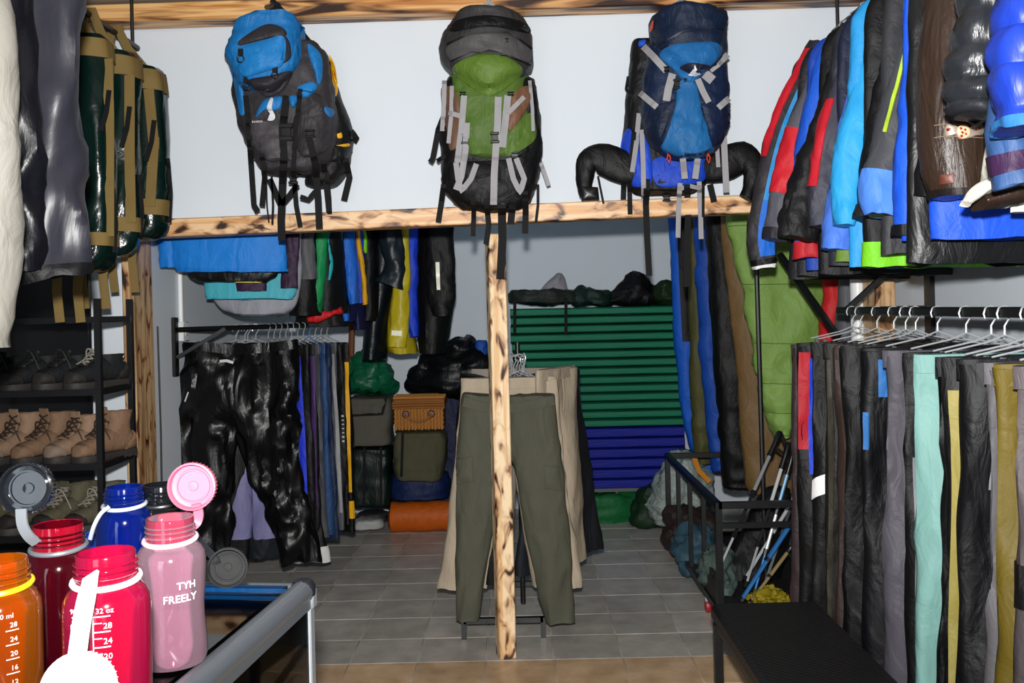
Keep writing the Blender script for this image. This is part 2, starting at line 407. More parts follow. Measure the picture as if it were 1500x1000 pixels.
def burnt(name, axis, dens=.5, light='#d8b184', mid='#b5793f', warm=1, spots=True):
    """scorched pine: grain along the axis, dark burn marks and knots"""
    m, nt, b = base_mat(name); L = nt.links.new; tc = nd(nt, 'ShaderNodeTexCoord')
    mp = nd(nt, 'ShaderNodeMapping'); s_ = [38, 38, 38]; s_[axis] = 1.6; mp.inputs['Scale'].default_value = s_; L(tc.outputs['Object'], mp.inputs[0])
    g = nd(nt, 'ShaderNodeTexNoise'); g.inputs['Scale'].default_value = 1; g.inputs['Detail'].default_value = 4; g.inputs['Distortion'].default_value = .6; L(mp.outputs[0], g.inputs['Vector'])
    cr = nd(nt, 'ShaderNodeValToRGB'); e = cr.color_ramp.elements; e[0].position = .36; e[0].color = lin(mid); e[1].position = .52; e[1].color = lin(light); L(g.outputs[0], cr.inputs[0])
    mp2 = nd(nt, 'ShaderNodeMapping'); s2 = [20, 20, 20]; s2[axis] = 9.0 if spots else 2.2; mp2.inputs['Scale'].default_value = s2; L(tc.outputs['Object'], mp2.inputs[0])
    k = nd(nt, 'ShaderNodeTexNoise'); k.inputs['Scale'].default_value = 1; k.inputs['Detail'].default_value = 2.5; k.inputs['Distortion'].default_value = .8; L(mp2.outputs[0], k.inputs['Vector'])
    c2 = nd(nt, 'ShaderNodeValToRGB'); e = c2.color_ramp.elements; e[0].position = dens; e[0].color = (0, 0, 0, 1); e[1].position = dens + .10; e[1].color = (1, 1, 1, 1); L(k.outputs[0], c2.inputs[0])
    mx = nd(nt, 'ShaderNodeMix', data_type='RGBA'); mx.inputs[7].default_value = lin('#2a1409'); L(c2.outputs[0], mx.inputs[0]); L(cr.outputs[0], mx.inputs[6])
    c3 = nd(nt, 'ShaderNodeValToRGB'); e = c3.color_ramp.elements; e[0].position = dens - .10; e[0].color = (0, 0, 0, 1); e[1].position = dens + .05; e[1].color = (.75, .75, .75, 1); L(k.outputs[0], c3.inputs[0])
    m2 = nd(nt, 'ShaderNodeMix', data_type='RGBA'); m2.inputs[7].default_value = lin('#9a5f2c'); L(c3.outputs[0], m2.inputs[0]); L(cr.outputs[0], m2.inputs[6]); L(m2.outputs[2], mx.inputs[6])
    L(mx.outputs[2], b.inputs['Base Color']); b.inputs['Roughness'].default_value = .45
    bp = nd(nt, 'ShaderNodeBump'); bp.inputs['Strength'].default_value = .25; bp.inputs['Distance'].default_value = .003; L(g.outputs[0], bp.inputs['Height']); L(bp.outputs[0], b.inputs['Normal'])
    return m
WB = burnt('scorched_pine_beam', 0, .54, light='#e2bd92', mid='#cf9a62'); WT = burnt('scorched_pine_top', 0, .53, light='#e0b277', mid='#b27230', spots=False); WP = burnt('scorched_pine_post', 2, .555, light='#ecd2ab', mid='#d9ae7c')
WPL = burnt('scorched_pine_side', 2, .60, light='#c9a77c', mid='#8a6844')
def timber(name, a, b, w_, d, mat, up):
    m = M().bar(a, b, w_, d, up=up, bev=.005); o = m.build(name, mat); return S_(o)
# header beam and ceiling beam (rough sawn, not quite level)
a = P(198, 337, 4.2); b = P(1312, 291, 4.2)
timber('trim_1', (a.x, 4.2, a.z), (b.x, 4.2, b.z), .10, .080, WB, (0, 0, 1))
a = P(110, 26, 4.18); b = P(1330, -13, 4.18)
timber('trim_2', (a.x, 4.19, a.z), (b.x, 4.19, b.z), .12, .082, WT, (0, 0, 1))
# posts
g = G(742, 955)
pt = P(725, 343, 4.19)
m = M().bar((g.x, 4.19, 0), (pt.x, 4.19, pt.z), .078, .085, up=(math.sin(.22), -math.cos(.22), 0), bev=.006)
S_(m.build('trim_3', WP))
timber('trim_4', (-1.71, 4.29, 0), (-1.72, 4.29, zb0 - .0), .052, .22, WPL, (0, 1, 0))
timber('trim_5', (1.655, 4.29, 0), (1.655, 4.29, zb1 - .0), .09, .16, WPL, (0, 1, 0))
# white conduit, switch box and black cable on the wall by the shoe rack
WHITE = plain('#e4e6e6', .4)
m = M().tube([P(245, 350, 4.85), P(247, 490, 4.85)], .014, 10); q = P(246, 500, 4.85)
t = thing('switch_box', 'white electrical switch box with conduit on the wall beside the plank post', 'switch box', (XL, 4.86, 1.3))
M().box((XL + .018, 4.87, P(0, 500, 4.87).z + .03), (.036, .085, .1), bev=.005).build('housing', WHITE, t)
M().tube([(XL + .014, 4.86, 1.45), (XL + .014, 4.86, 2.4)], .013, 10).build('conduit', WHITE, t)
M().box((XL + .038, 4.87, P(0, 500, 4.87).z + .03), (.006, .03, .045), bev=.002).build('rocker_switch', plain('#b9bcbc', .4), t)
m = M().tube([(-1.675, 4.405, 1.5), (-1.672, 4.408, 1.0), (-1.676, 4.405, .3)], .004, 6)
tag(m.build('power_cable', plain('#0d0d0f', .5)), 'thin black cable running down the edge of the plank post', 'cable')
m = M().tube([(1.60, 4.40, .2), (1.60, 4.40, 2.2)], .035, 14)
tag(m.build('drain_pipe', WHITE), 'white vertical pipe beside the timber post behind the coats', 'pipe')
BLK = plain('#0b0b0d', .38); CHROME = plain('#b5b8bb', .3, .35); BLKM = plain('#151517', .55)
# unseen tube lamps, added above the frame as ambient fill
def lamp(x, y, power, label):
    t = thing('fill_lamp', label, 'lamp', (x, y, ZC - .06))
    M().box((x, y, ZC - .02), (.16, 1.2, .04), bev=.006).build('housing', WHITE, t)
    e = bpy.data.materials.new('tube_glow'); e.use_nodes = True; nb = e.node_tree.nodes['Principled BSDF']; nb.inputs['Emission Color'].default_value = (.66, .84, 1, 1); nb.inputs['Emission Strength'].default_value = power
    M().tube([(x, y - .57, ZC - .055), (x, y + .57, ZC - .055)], .016, 10).build('tube', e, t)
lamp(.1, 2.2, 2.5, 'unseen tube lamp added as ambient fill in front of the header beam')
lamp(-.25, 5.8, 30, 'unseen tube lamp added as bluish ambient fill for the back room')
# ================================================================ backpacks on the header wall
YP = 4.02
GREY_S = webbing('#8f8d90'); BLK_S = webbing('#141416')
BUCK = plain('#0c0c0e', .35)
def hook(root, x, ytop, x2, y2, Yf):
    """black steel hanging arm from the ceiling beam"""
    m = M(); a = P(x, ytop, 4.12); b = P(x2, y2, Yf)
    m.tube([(a.x, 4.20, ZC - .02), (a.x, 4.1, ZC - .05), tuple(b)], .011, 8)
    return m
def packcloth(c): return fabric(c, rough=.55, crease=.75, sc_=(15, 15, 11), dist=.014)
def panel(root, name, poly, bv, col, off=.006, puff=.012, mat=None, Y=YP, smooth=True):
    bv = K.bvh(); m = M(); drape(m, poly, bv, Y, off, puff, smooth=smooth); K.add(m.v, m.f); return m.build(name, mat or packcloth(col), root)
def straps(root, lst, bv, mat, name='strap', Y=YP):
    bv = K.bvh()
    for pts, wd in lst:
        m = M(); dstrap(m, pts, wd, bv, Y); m.build(name, mat, root, smooth=False)
def _bk(root, x, y, w_, h_, bv, Y):
    m = M(); buckle(m, x, y, w_, h_, bv, Y); return m.build('buckle', BUCK, root)
def pack_body(root, rows, col, df=.16, db=.06, name='body', Y=YP, p=2.7, mat=None, er=.07, wr=(.016, 13, 13), sd=1, keep=None):
    m = M(); m.loft(slab_rings(rows, Y, df, db, n=40, N=44, p=p, er=er)); 
    o = m.build(name, mat or packcloth(col), root, wr=wr, seed=sd)
    # ray-cast surface from the wrinkled mesh
    mm = M(); off = ORG[root.name]; mm.v = [tuple(v.co + off) for v in o.data.vertices]; mm.f = [tuple(p_.vertices) for p_ in o.data.polygons]
    if keep is not None: keep.add(mm.v, mm.f)
    return mm.bvh()
def merged(*ms):
    k = M()
    for q in ms: k.add(q.v, q.f)
    return k.bvh()
def strokes(root, px, py, wpx, hpx, n, bv, mat, Y, ang=0, off=.012):
    """tiny printed line too small to read: a row of short strokes"""
    m = M(); 
    for i in range(n):
        x = px + (i - (n - 1) / 2) * wpx / n; y = py - (i - (n - 1) / 2) * wpx / n * math.tan(ang)
        q, ok = hit(bv, x, y, Y); s = q.y / F; m.box(q + Vector((0, -off, 0)), (wpx / n * .55 * s, .002, hpx * s * (.7 + .3 * rnd())))
    return m.build('print', mat, root, smooth=False)
# ---- blue and charcoal pack
t = thing('backpack', 'blue and charcoal trekking backpack hanging from the ceiling beam, black straps dangling', 'backpack', P(415, 300, YP))
K = M()
pack_body(t, [(62, 372, 462), (80, 352, 478), (110, 342, 486), (160, 346, 492), (200, 360, 492), (232, 372, 486), (256, 392, 462)], '#3b383c', df=.11, db=.09, keep=K, sd=3)
pack_body(t, [(30, 392, 440), (44, 356, 446), (62, 350, 448), (88, 337, 449), (106, 344, 447), (128, 362, 430), (143, 378, 412)], '#1467a6', df=.17, db=.0, name='lid', keep=K, sd=5, p=4, er=.04)
pack_body(t, [(140, 440, 470), (165, 436, 492), (195, 432, 492), (225, 436, 486), (236, 445, 470)], '#3d3a3e', df=.13, db=.0, name='side_pocket', keep=K, sd=6)
pack_body(t, [(185, 372, 430), (200, 370, 445), (222, 376, 448), (243, 398, 440)], '#413e42', df=.15, db=.0, name='front_pocket', keep=K, sd=8)
bv = K.bvh()
panel(t, 'lid_top_panel', [(352, 58), (388, 36), (413, 40), (418, 52), (385, 58), (352, 66)], bv, '#3a373b')
panel(t, 'lid_side_panel', [(416, 52), (424, 62), (425, 84), (412, 92), (416, 70)], bv, '#3c393d')
panel(t, 'lid_front_pocket', [(362, 118), (398, 110), (426, 104), (424, 118), (412, 134), (392, 142), (378, 134)], bv, '#37343a', puff=.02)
panel(t, 'lid_pocket_flap', [(352, 72), (384, 60), (416, 54), (414, 94), (390, 104), (356, 112), (349, 95)], bv, '#1a72b4', puff=.018)
panel(t, 'blue_panel', [(337, 92), (352, 100), (357, 140), (358, 166), (350, 165), (344, 130)], bv, '#1a6cab')
panel(t, 'blue_panel', [(392, 144), (412, 142), (408, 160), (384, 162), (374, 172), (382, 152)], bv, '#1a6cab')
panel(t, 'blue_panel', [(424, 140), (436, 142), (430, 158), (424, 150)], bv, '#1a6cab')
panel(t, 'blue_panel', [(436, 128), (456, 120), (464, 128), (450, 142), (440, 140)], bv, '#1c74b6')
panel(t, 'blue_panel', [(446, 40), (436, 60), (438, 90), (428, 104), (424, 94), (430, 66), (430, 44)], bv, '#1668a6')
panel(t, 'blue_panel', [(452, 64), (470, 80), (472, 110), (466, 124), (460, 104), (452, 80)], bv, '#1a6cab')
panel(t, 'blue_panel', [(476, 156), (490, 162), (484, 172), (476, 164)], bv, '#1a6cab')
# white bird mark, small print
panel(t, 'bird_emblem', [(396, 144), (400, 145), (398, 158), (403, 170), (400, 176), (392, 176), (396, 168), (391, 158)], bv, None, mat=plain('#c9cbd0', .5), puff=.001, off=.003)
strokes(t, 401, 128, 26, 5, 8, bv, plain('#8fa4c8', .6), YP, ang=.35)
strokes(t, 378, 179, 16, 3.5, 6, bv, plain('#a9aab2', .6), YP, ang=.05)
straps(t, [([(360, 140), (364, 180), (368, 240), (372, 300), (378, 310)], 8), ([(384, 225), (388, 260), (384, 302)], 8), ([(420, 140), (414, 190), (416, 230), (414, 270), (412, 325), (413, 352)], 11),
           ([(440, 130), (436, 170), (432, 200), (430, 250), (434, 300), (440, 332)], 7), ([(452, 198), (462, 240), (466, 290), (468, 335)], 10), ([(474, 235), (478, 270), (482, 310)], 8),
           ([(398, 258), (400, 300), (399, 328)], 3), ([(390, 262), (391, 300), (394, 325)], 2)], bv, BLK_S)
straps(t, [([(395, 262), (405, 285), (412, 300)], 9), ([(412, 300), (425, 285), (436, 270)], 8), ([(440, 288), (452, 292), (462, 280)], 7)], bv, BLK_S, 'waist_belt')
for (x, y) in ((402, 74), (354, 84), (404, 108), (362, 124)):
    q, ok = hit(bv, x, y, YP); m = M(); s = q.y / F
    m.box(q + Vector((0, -.012, 6 * s)), (8 * s, .008, 11 * s), bev=.002); m.tube([q + Vector((5 * s * math.sin(a), -.016, -4 * s + 5 * s * math.cos(a))) for a in np.linspace(0, 6.283, 13)], .003, 6); m.build('ring_loop', BUCK, t)
_bk(t, 420, 194, 20, 26, bv, YP); _bk(t, 455, 196, 15, 12, bv, YP); _bk(t, 430, 262, 14, 16, bv, YP)
m = M(); m.ribbon([P(394, 36, 3.95), P(400, 16, 3.97), P(407, 6, 3.98), P(412, 18, 3.97), P(428, 34, 3.95)], .022, .004); m.build('haul_loop', BLK_S, t)
hk = hook(t, 392, -10, 408, 8, 3.98); hk.tube([P(398, 0, 3.99), P(425, 28, 4.0), P(452, 60, 4.06)], .012, 8)
tag(hk.build('hanging_arm', BLK), 'black steel hanging arm holding the blue and charcoal backpack', 'hook')
# ---- black and yellow pack behind it
t = thing('backpack', 'black backpack with yellow trim hanging half behind the blue and charcoal one', 'backpack', P(490, 290, 4.12))
K = M(); Y2 = 4.14
pack_body(t, [(74, 450, 476), (95, 446, 484), (140, 448, 498), (180, 452, 513), (215, 452, 516), (250, 450, 508), (275, 448, 488)], '#17181c', df=.10, db=.10, Y=Y2, keep=K, sd=11, wr=(.008, 9, 9))
bv = K.bvh()
for pl, c in (([(482, 80), (490, 96), (494, 130), (491, 140), (487, 118), (484, 96)], '#d9a418'), ([(484, 190), (494, 196), (500, 194), (500, 202), (486, 200)], '#dba51a'), ([(488, 214), (510, 210), (510, 214), (490, 217)], '#dba51a')):
    panel(t, 'yellow_trim', pl, bv, c, Y=Y2, puff=.006)
panel(t, 'waist_pocket', [(484, 214), (514, 218), (512, 228), (500, 234), (482, 236)], bv, '#202126', Y=Y2, puff=.02)
straps(t, [([(514, 192), (522, 202), (518, 208)], 9), ([(506, 232), (512, 260), (504, 294)], 9), ([(478, 250), (482, 290), (483, 314)], 7)], bv, BLK_S, Y=Y2)
m = M(); m.ribbon([P(456, 76, 4.1), P(460, 62, 4.1), P(468, 74, 4.1)], .02, .004); m.build('haul_loop', BLK_S, t)
# ---- green and grey pack
t = thing('backpack', 'green and grey trekking backpack with pale grey compression straps hanging above the timber post', 'backpack', P(718, 310, YP))
K = M()
pack_body(t, [(110, 652, 782), (150, 648, 790), (200, 645, 793), (240, 645, 792), (275, 650, 786), (298, 668, 772), (308, 690, 756)], '#1b1b1d', df=.10, db=.08, keep=K, sd=21)
pack_body(t, [(110, 655, 775), (150, 656, 775), (200, 662, 772), (236, 680, 750)], '#476024', df=.125, db=.0, name='front_panel', keep=K, sd=22)
pack_body(t, [(24, 690, 738), (30, 668, 764), (55, 650, 777), (85, 646, 780), (108, 656, 776), (128, 684, 748), (141, 708, 724)], '#3e3c3d', df=.17, db=.02, name='lid', keep=K, sd=23, p=2.6)
bv = K.bvh()
panel(t, 'lid_top_panel', [(668, 30), (716, 22), (766, 32), (774, 48), (716, 38), (660, 46)], bv, '#17171a')
panel(t, 'lid_green_panel', [(662, 104), (680, 86), (712, 78), (744, 84), (766, 102), (748, 124), (718, 140), (690, 128)], bv, '#546f28', puff=.02)
panel(t, 'lid_pocket', [(654, 70), (690, 50), (742, 50), (776, 72), (772, 90), (740, 78), (700, 74), (666, 90)], bv, '#4a4849', puff=.014)
panel(t, 'brown_panel', [(646, 130), (670, 138), (676, 200), (660, 220), (654, 190)], bv, '#5f4636')
panel(t, 'brown_panel', [(752, 138), (774, 126), (776, 150), (752, 190), (744, 180)], bv, '#6b4c38')
panel(t, 'green_panel', [(744, 200), (776, 165), (786, 198), (770, 216), (742, 228)], bv, '#4c6627', puff=.01)
panel(t, 'bottom_pocket', [(656, 240), (700, 236), (750, 232), (786, 216), (786, 262), (756, 290), (700, 300), (664, 284)], bv, '#1a1a1d', puff=.015)
m = M(); dstrap(m, [(652, 66), (690, 48), (745, 46), (780, 72)], 3, bv, YP, off=.012); m.build('zip', plain('#0d0d0e', .4), t)
m = M(); dstrap(m, [(660, 90), (690, 76), (742, 80), (778, 96)], 2, bv, YP, off=.02); m.build('zip', plain('#0d0d0e', .4), t)
straps(t, [([(651, 118), (650, 160), (648, 192)], 7), ([(662, 126), (661, 170), (657, 210)], 6), ([(680, 140), (676, 190), (670, 238)], 9), ([(730, 142), (729, 180), (727, 210), (724, 255), (723, 300)], 10), ([(744, 140), (740, 180), (736, 216)], 10),
           ([(776, 118), (780, 160), (781, 192)], 5), ([(684, 180), (682, 220), (676, 258), (668, 278)], 9), ([(668, 238), (671, 262), (676, 280), (690, 262), (698, 240)], 8), ([(745, 232), (752, 262), (762, 282), (768, 262), (756, 232)], 8),
           ([(744, 166), (768, 142)], 7), ([(657, 165), (674, 170)], 7), ([(792, 238), (804, 272)], 6)], bv, GREY_S)
straps(t, [([(692, 280), (694, 310), (693, 346)], 7), ([(712, 290), (716, 330), (712, 358)], 8), ([(735, 300), (736, 350), (733, 408)], 12), ([(769, 280), (770, 310), (769, 342)], 9), ([(752, 285), (748, 328)], 10), ([(650, 270), (646, 300), (642, 325)], 8), ([(788, 270), (788, 300), (785, 325)], 4)], bv, BLK_S)
straps(t, [([(650, 170), (642, 190), (634, 232), (630, 238)], 8), ([(640, 236), (652, 228)], 6)], bv, BLK_S, 'waist_belt')
for x, y, w_, h_ in ((682, 203, 13, 18), (725, 202, 13, 17), (678, 138, 10, 6), (748, 138, 10, 6), (740, 60, 10, 6), (738, 80, 10, 6), (668, 240, 12, 8), (754, 228, 14, 10), (756, 258, 9, 9)): _bk(t, x, y, w_, h_, bv, YP)
m = M(); m.ribbon([P(703, 24, 3.95), P(710, 8, 3.98), P(716, 2, 3.98), P(722, 8, 3.98), P(731, 24, 3.95)], .016, .004); m.build('haul_loop', GREY_S, t)
tag(hook(t, 716, -12, 716, 6, 3.98).build('hanging_arm', BLK), 'black steel hanging arm holding the green and grey backpack', 'hook')
# ---- navy and blue pack with mountain mark
t = thing('backpack', 'navy and mid blue daypack with white mountain emblem hanging from the ceiling beam', 'backpack', P(1005, 240, 3.96))
K = M(); Y4 = 3.97
pack_body(t, [(60, 952, 1062), (100, 944, 1064), (150, 938, 1066), (180, 941, 1067), (205, 948, 1060), (225, 965, 1040), (234, 985, 1022)], '#16294a', df=.12, db=.04, Y=Y4, keep=K, sd=31)
pack_body(t, [(20, 966, 1040), (28, 953, 1060), (50, 952, 1062), (80, 955, 1060), (100, 975, 1050), (122, 1004, 1016)], '#142643', df=.165, db=.0, name='lid', Y=Y4, keep=K, sd=32)
bv = K.bvh()
panel(t, 'lid_blue_panel', [(966, 80), (985, 66), (1030, 61), (1052, 64), (1058, 78), (1040, 98), (1011, 121), (985, 100)], bv, '#1c5f99', Y=Y4, puff=.02)
panel(t, 'emblem_patch', [(996, 100), (1010, 92), (1030, 94), (1040, 98), (1020, 108)], bv, '#2c2d40', Y=Y4, puff=.002, off=.003)
panel(t, 'front_blue_panel', [(994, 120), (1018, 122), (1026, 150), (1036, 185), (1046, 220), (1020, 232), (985, 226), (968, 214), (978, 180), (990, 150)], bv, '#1a5c92', Y=Y4, puff=.016)
wm = plain('#e6e8ee', .5)
panel(t, 'mountain_emblem', [(1008, 110), (1014, 103), (1018, 95), (1021, 102), (1027, 109), (1018, 112)], bv, None, mat=wm, Y=Y4, puff=.001, off=.003, smooth=False)
panel(t, 'seam', [(944, 190), (968, 214), (990, 150), (975, 150), (950, 160)], bv, '#13233f', Y=Y4, puff=.012)
panel(t, 'side_panel', [(1028, 152), (1062, 158), (1064, 190), (1046, 216), (1036, 185)], bv, '#152748', Y=Y4, puff=.012)
m = M(); dstrap(m, [(958, 70), (1000, 46), (1050, 40), (1060, 44)], 2, bv, Y4, off=.01); m.build('zip', plain('#0b1222', .4), t)
straps(t, [([(942, 68), (958, 84), (976, 104)], 10), ([(1066, 80), (1052, 94), (1040, 103)], 9), ([(985, 108), (979, 130), (976, 148)], 11), ([(1022, 116), (1030, 135), (1038, 150)], 9), ([(1032, 108), (1044, 118)], 14), ([(937, 136), (962, 157)], 9), ([(1068, 144), (1052, 158)], 9),
           ([(1000, 232), (1003, 262)], 9), ([(1022, 232), (1018, 262)], 9)], bv, GREY_S, Y=Y4)
for x, y, w_, h_ in ((991, 124, 11, 16), (976, 102, 9, 8), (1005, 118, 8, 5)): _bk(t, x, y, w_, h_, bv, Y4)
orange = plain('#c8401c', .5)
for x in (978, 1036):
    q, ok = hit(bv, x, 226, Y4); m = M(); m.tube([q + Vector((0, -.012, .0)), q + Vector((-.006, -.018, -.022)), q + Vector((.003, -.018, -.04)), q + Vector((.009, -.015, -.018)), q + Vector((.002, -.012, 0))], .003, 6); m.build('cord_loop', orange, t)
panel(t, 'red_tag', [(953, 36), (957, 30), (956, 42), (952, 46)], bv, None, mat=orange, Y=Y4, puff=.002)
m = M(); m.ribbon([P(984, 22, 3.86), P(990, 6, 3.92), P(998, 1, 3.95), P(1004, 8, 3.92), P(1010, 20, 3.86)], .017, .004); m.build('haul_loop', GREY_S, t)
tag(hook(t, 1000, -14, 998, 4, 3.95).build('hanging_arm', BLK), 'black steel hanging arm holding the navy daypack', 'hook')
# ---- royal blue pack behind with wide black hip belt
t = thing('backpack', 'royal blue and black backpack with spread padded hip belt, hanging behind the navy daypack', 'backpack', P(985, 300, 4.13))
K = M(); Y5 = 4.13
pack_body(t, [(58, 925, 960), (90, 922, 1000), (130, 918, 1020), (180, 914, 1040), (230, 910, 1045), (268, 918, 1035), (285, 935, 1010)], '#15161b', df=.08, db=.09, Y=Y5, keep=K, sd=41, wr=(.008, 9, 9))
bv = K.bvh()
panel(t, 'blue_panel', [(912, 200), (924, 190), (938, 230), (944, 268), (926, 272), (908, 250)], bv, '#173fb4', Y=Y5)
panel(t, 'blue_panel', [(936, 196), (950, 210), (955, 262), (942, 270)], bv, '#1a44bb', Y=Y5)
panel(t, 'blue_panel', [(960, 232), (1036, 232), (1034, 262), (1000, 272), (962, 270)], bv, '#1840b0', Y=Y5)
panel(t, 'blue_panel', [(936, 60), (946, 58), (944, 66), (936, 68)], bv, '#2050c0', Y=Y5)
m = M(); m.loft(sleeve_rings([(930, 250, 46), (905, 242, 50), (880, 232, 46), (862, 236, 34), (856, 262, 26), (858, 288, 18)], Y5 - .05, .03, N=26)); m.build('hip_belt_wing', nylon('#0f1013'), t, wr=(.006, 12, 12))
m = M(); m.loft(sleeve_rings([(1030, 246, 44), (1060, 240, 50), (1088, 230, 46), (1102, 244, 34), (1102, 270, 28), (1092, 290, 18)], Y5 - .05, .03, N=26)); m.build('hip_belt_wing', nylon('#0f1013'), t, wr=(.006, 12, 12))
panel(t, 'hip_belt_buckle', [(850, 272), (876, 274), (878, 292), (852, 294)], bv, None, mat=BUCK, Y=Y5 - .08, smooth=False)
straps(t, [([(932, 160), (926, 220), (922, 270), (923, 314)], 7), ([(948, 262), (946, 300), (948, 350), (951, 404)], 9), ([(1006, 270), (1008, 310), (1006, 360), (1006, 420)], 9), ([(876, 258), (884, 298)], 3), ([(1040, 270), (1046, 296)], 9), ([(914, 262), (913, 292)], 8), ([(1030, 270), (1030, 318)], 4), ([(920, 112), (917, 130), (926, 142)], 4)], bv, BLK_S, Y=Y5)
straps(t, [([(936, 166), (932, 210), (926, 252)], 7), ([(940, 190), (942, 240), (943, 296)], 7), ([(1060, 200), (1062, 240), (1064, 282)], 9), ([(996, 268), (994, 300), (993, 348)], 7), ([(1024, 266), (1026, 310), (1027, 350)], 7), ([(1050, 210), (1052, 245)], 6)], bv, GREY_S, Y=Y5 - .12)
m = M(); dstrap(m, [(994, 278), (1008, 272), (1026, 276)], 6, bv, Y5 - .1); m.build('sternum_strap', GREY_S, t)
_bk(t, 970, 262, 14, 14, bv, Y5); _bk(t, 976, 290, 12, 10, bv, Y5)
# ================================================================ garments
HGROUP = {}
def quilt(k, amp=.14, ph=0): return lambda t: 1 - amp + amp * 1.25 * abs(math.sin(math.pi * (t * k + ph))) ** .55
def wire_hanger(top, width=.36, drop=.10, yaw=0, mat=None, label='', group='', clips=False, cat='hanger'):
    """hook over the rail at 'top' (top = underside contact), shoulders below"""
    t = thing('clothes_hanger', label, cat, top, group)
    c, s = math.cos(yaw), math.sin(yaw); T = Vector(top)
    def L_(x, z, y=0): return T + Vector((x * c - y * s, x * s + y * c, z))
    hk = [L_(.0, 0 - .055), L_(.0, -.03), L_(.010, -.014), L_(.021, 0.004), L_(.016, .020), L_(0, .027), L_(-.016, .020), L_(-.021, .004), L_(-.017, -.010)]
    m = M(); m.tube(hk, .0028, 6); m.build('hook', mat or CHROME, t)
    m = M()
    if clips:
        m.tube([L_(-width / 2, -.10), L_(-.05, -.075), L_(0, -.055), L_(.05, -.075), L_(width / 2, -.10)], .0028, 6)
        m.build('arm', mat or CHROME, t)
        for sx in (-1, 1):
            M().box(L_(sx * width * .42, -.115), (.016, .012, .028), Matrix.Rotation(yaw, 3, 'Z'), bev=.003).build('clip', mat or plain('#6f7276', .4, .6), t)
    else:
        m.tube([L_(0, -.055), L_(-width / 2, -.055 - drop), L_(-width / 2 + .02, -.062 - drop), L_(width / 2 - .02, -.062 - drop), L_(width / 2, -.055 - drop), L_(0, -.055)], .003, 6)
        m.build('arm', mat or CHROME, t)
    return t
def jacket(name, label, cat, group, Y, torso=None, sleeves=(), body='#222', thick=.055, bodymat=None, hem=None, collar=None, zipc=None, quiltk=None, sd=0, er=0, extra=None):
    """torso rows (py, xl, xr); sleeves: dict(path, col|mat, bands=[(t0,t1,col)], stripes=[(a,b,t0,t1,col)], cuff=col, B=.05, q=quilt count)"""
    allp = list(torso or []) and [(r[0], (r[1] + r[2]) / 2) for r in torso]
    by = max([r[0] for r in torso] if torso else [s['path'][-1][1] for s in sleeves]); bx = torso[-1][1] if torso else sleeves[0]['path'][-1][0]
    t = thing(name, label, cat, P(bx, by, Y), group)
    bm_ = bodymat or nylon(body)
    if torso:
        R = slab_rings(torso, Y, thick, thick, n=40, N=44, p=2.3, mod=(quilt(quiltk) if quiltk else None), er=er)
        ob = M().loft(R).build('body', bm_, t, wr=(.014, 10, 3), seed=sd); vs = [v.co + ORG[t.name] for v in ob.data.vertices]; R = [[vs[j * 40 + i] for i in range(40)] for j in range(44)]
        if hem: m = M(); m.strip(R, 0, 1, .94, 1, .005); m.build('hem_band', nylon(hem), t)
        if zipc: m = M(); m.strip(R, .23, .27, .02, .98, .008); m.build('zip', plain(zipc, .4), t)
        if collar:
            a = resample(torso, 5)[0]; w_ = (a[2] - a[1]); cx_ = (a[1] + a[2]) / 2
            M().loft(slab_rings([(a[0] - 22, cx_ - w_ * .26, cx_ + w_ * .26), (a[0] - 8, cx_ - w_ * .3, cx_ + w_ * .3), (a[0] + 6, cx_ - w_ * .36, cx_ + w_ * .36)], Y, .04, .04, n=20, N=8)).build('collar', nylon(collar), t, wr=(.006, 14, 14))
    for k, s in enumerate(sleeves):
        Ys = s.get('Y', Y - .01)
        R = sleeve_rings(s['path'], Ys, s.get('B', .05), n=32, N=50, mod=(quilt(s['q'], s.get('qa', .14)) if s.get('q') else None), dy=s.get('dy'))
        mt = s.get('mat') or nylon(s.get('col', body)); wr_ = s.get('wr', (.014, 12, 6))
        o = M().loft(R).build('sleeve', mt, t, wr=wr_, seed=sd + k)
        if s.get('bands') or s.get('stripes') or s.get('cuff'):
            # follow the wrinkled surface
            vs = [v.co + ORG[t.name] for v in o.data.vertices]; R = [[vs[j * 32 + i] for i in range(32)] for j in range(50)]
        for (a, b, c) in s.get('bands', ()): m = M(); m.strip(R, 0, 1, a, b, .004); m.build('sleeve_panel', nylon(c), o)
        for (a, b, t0, t1, c) in s.get('stripes', ()): m = M(); m.strip(R, a, b, t0, t1, .006); m.build('sleeve_stripe', nylon(c) if c != 'refl' else plain('#f4f2dc', .35), o)
        if s.get('cuff'): m = M(); m.strip(R, 0, 1, .9, 1, .005); m.build('cuff', nylon(s['cuff']), o)
    return t
def tor(Y, cx=1.42, half=.33, zs=2.60, hem=395, fl=1.04, hx=None):
    """torso rows of a jacket hanging square to the lens from a rail at X=cx"""
    a = proj(cx - .1, Y, zs + .04); b = proj(cx - half * .8, Y, zs - .03); c = proj(cx - half * .95, Y, zs - .16)
    a2 = proj(cx + .1, Y, zs + .04); b2 = proj(cx + half * .8, Y, zs - .03); c2 = proj(cx + half * .95, Y, zs - .16)
    zl = P(proj(cx - half * fl, Y, 1.8)[0], hem, Y).z; zm = (zs - .16 + zl) / 2
    d = proj(cx - half, Y, zm); d2 = proj(cx + half, Y, zm); e = proj(cx - half * fl, Y, zl); e2 = proj(cx + half * fl, Y, zl)
    return [(a[1], a[0], a2[0]), (b[1], b[0], b2[0]), (c[1], c[0], c2[0]), (d[1], d[0], d2[0]), (e[1], e[0], e2[0])]
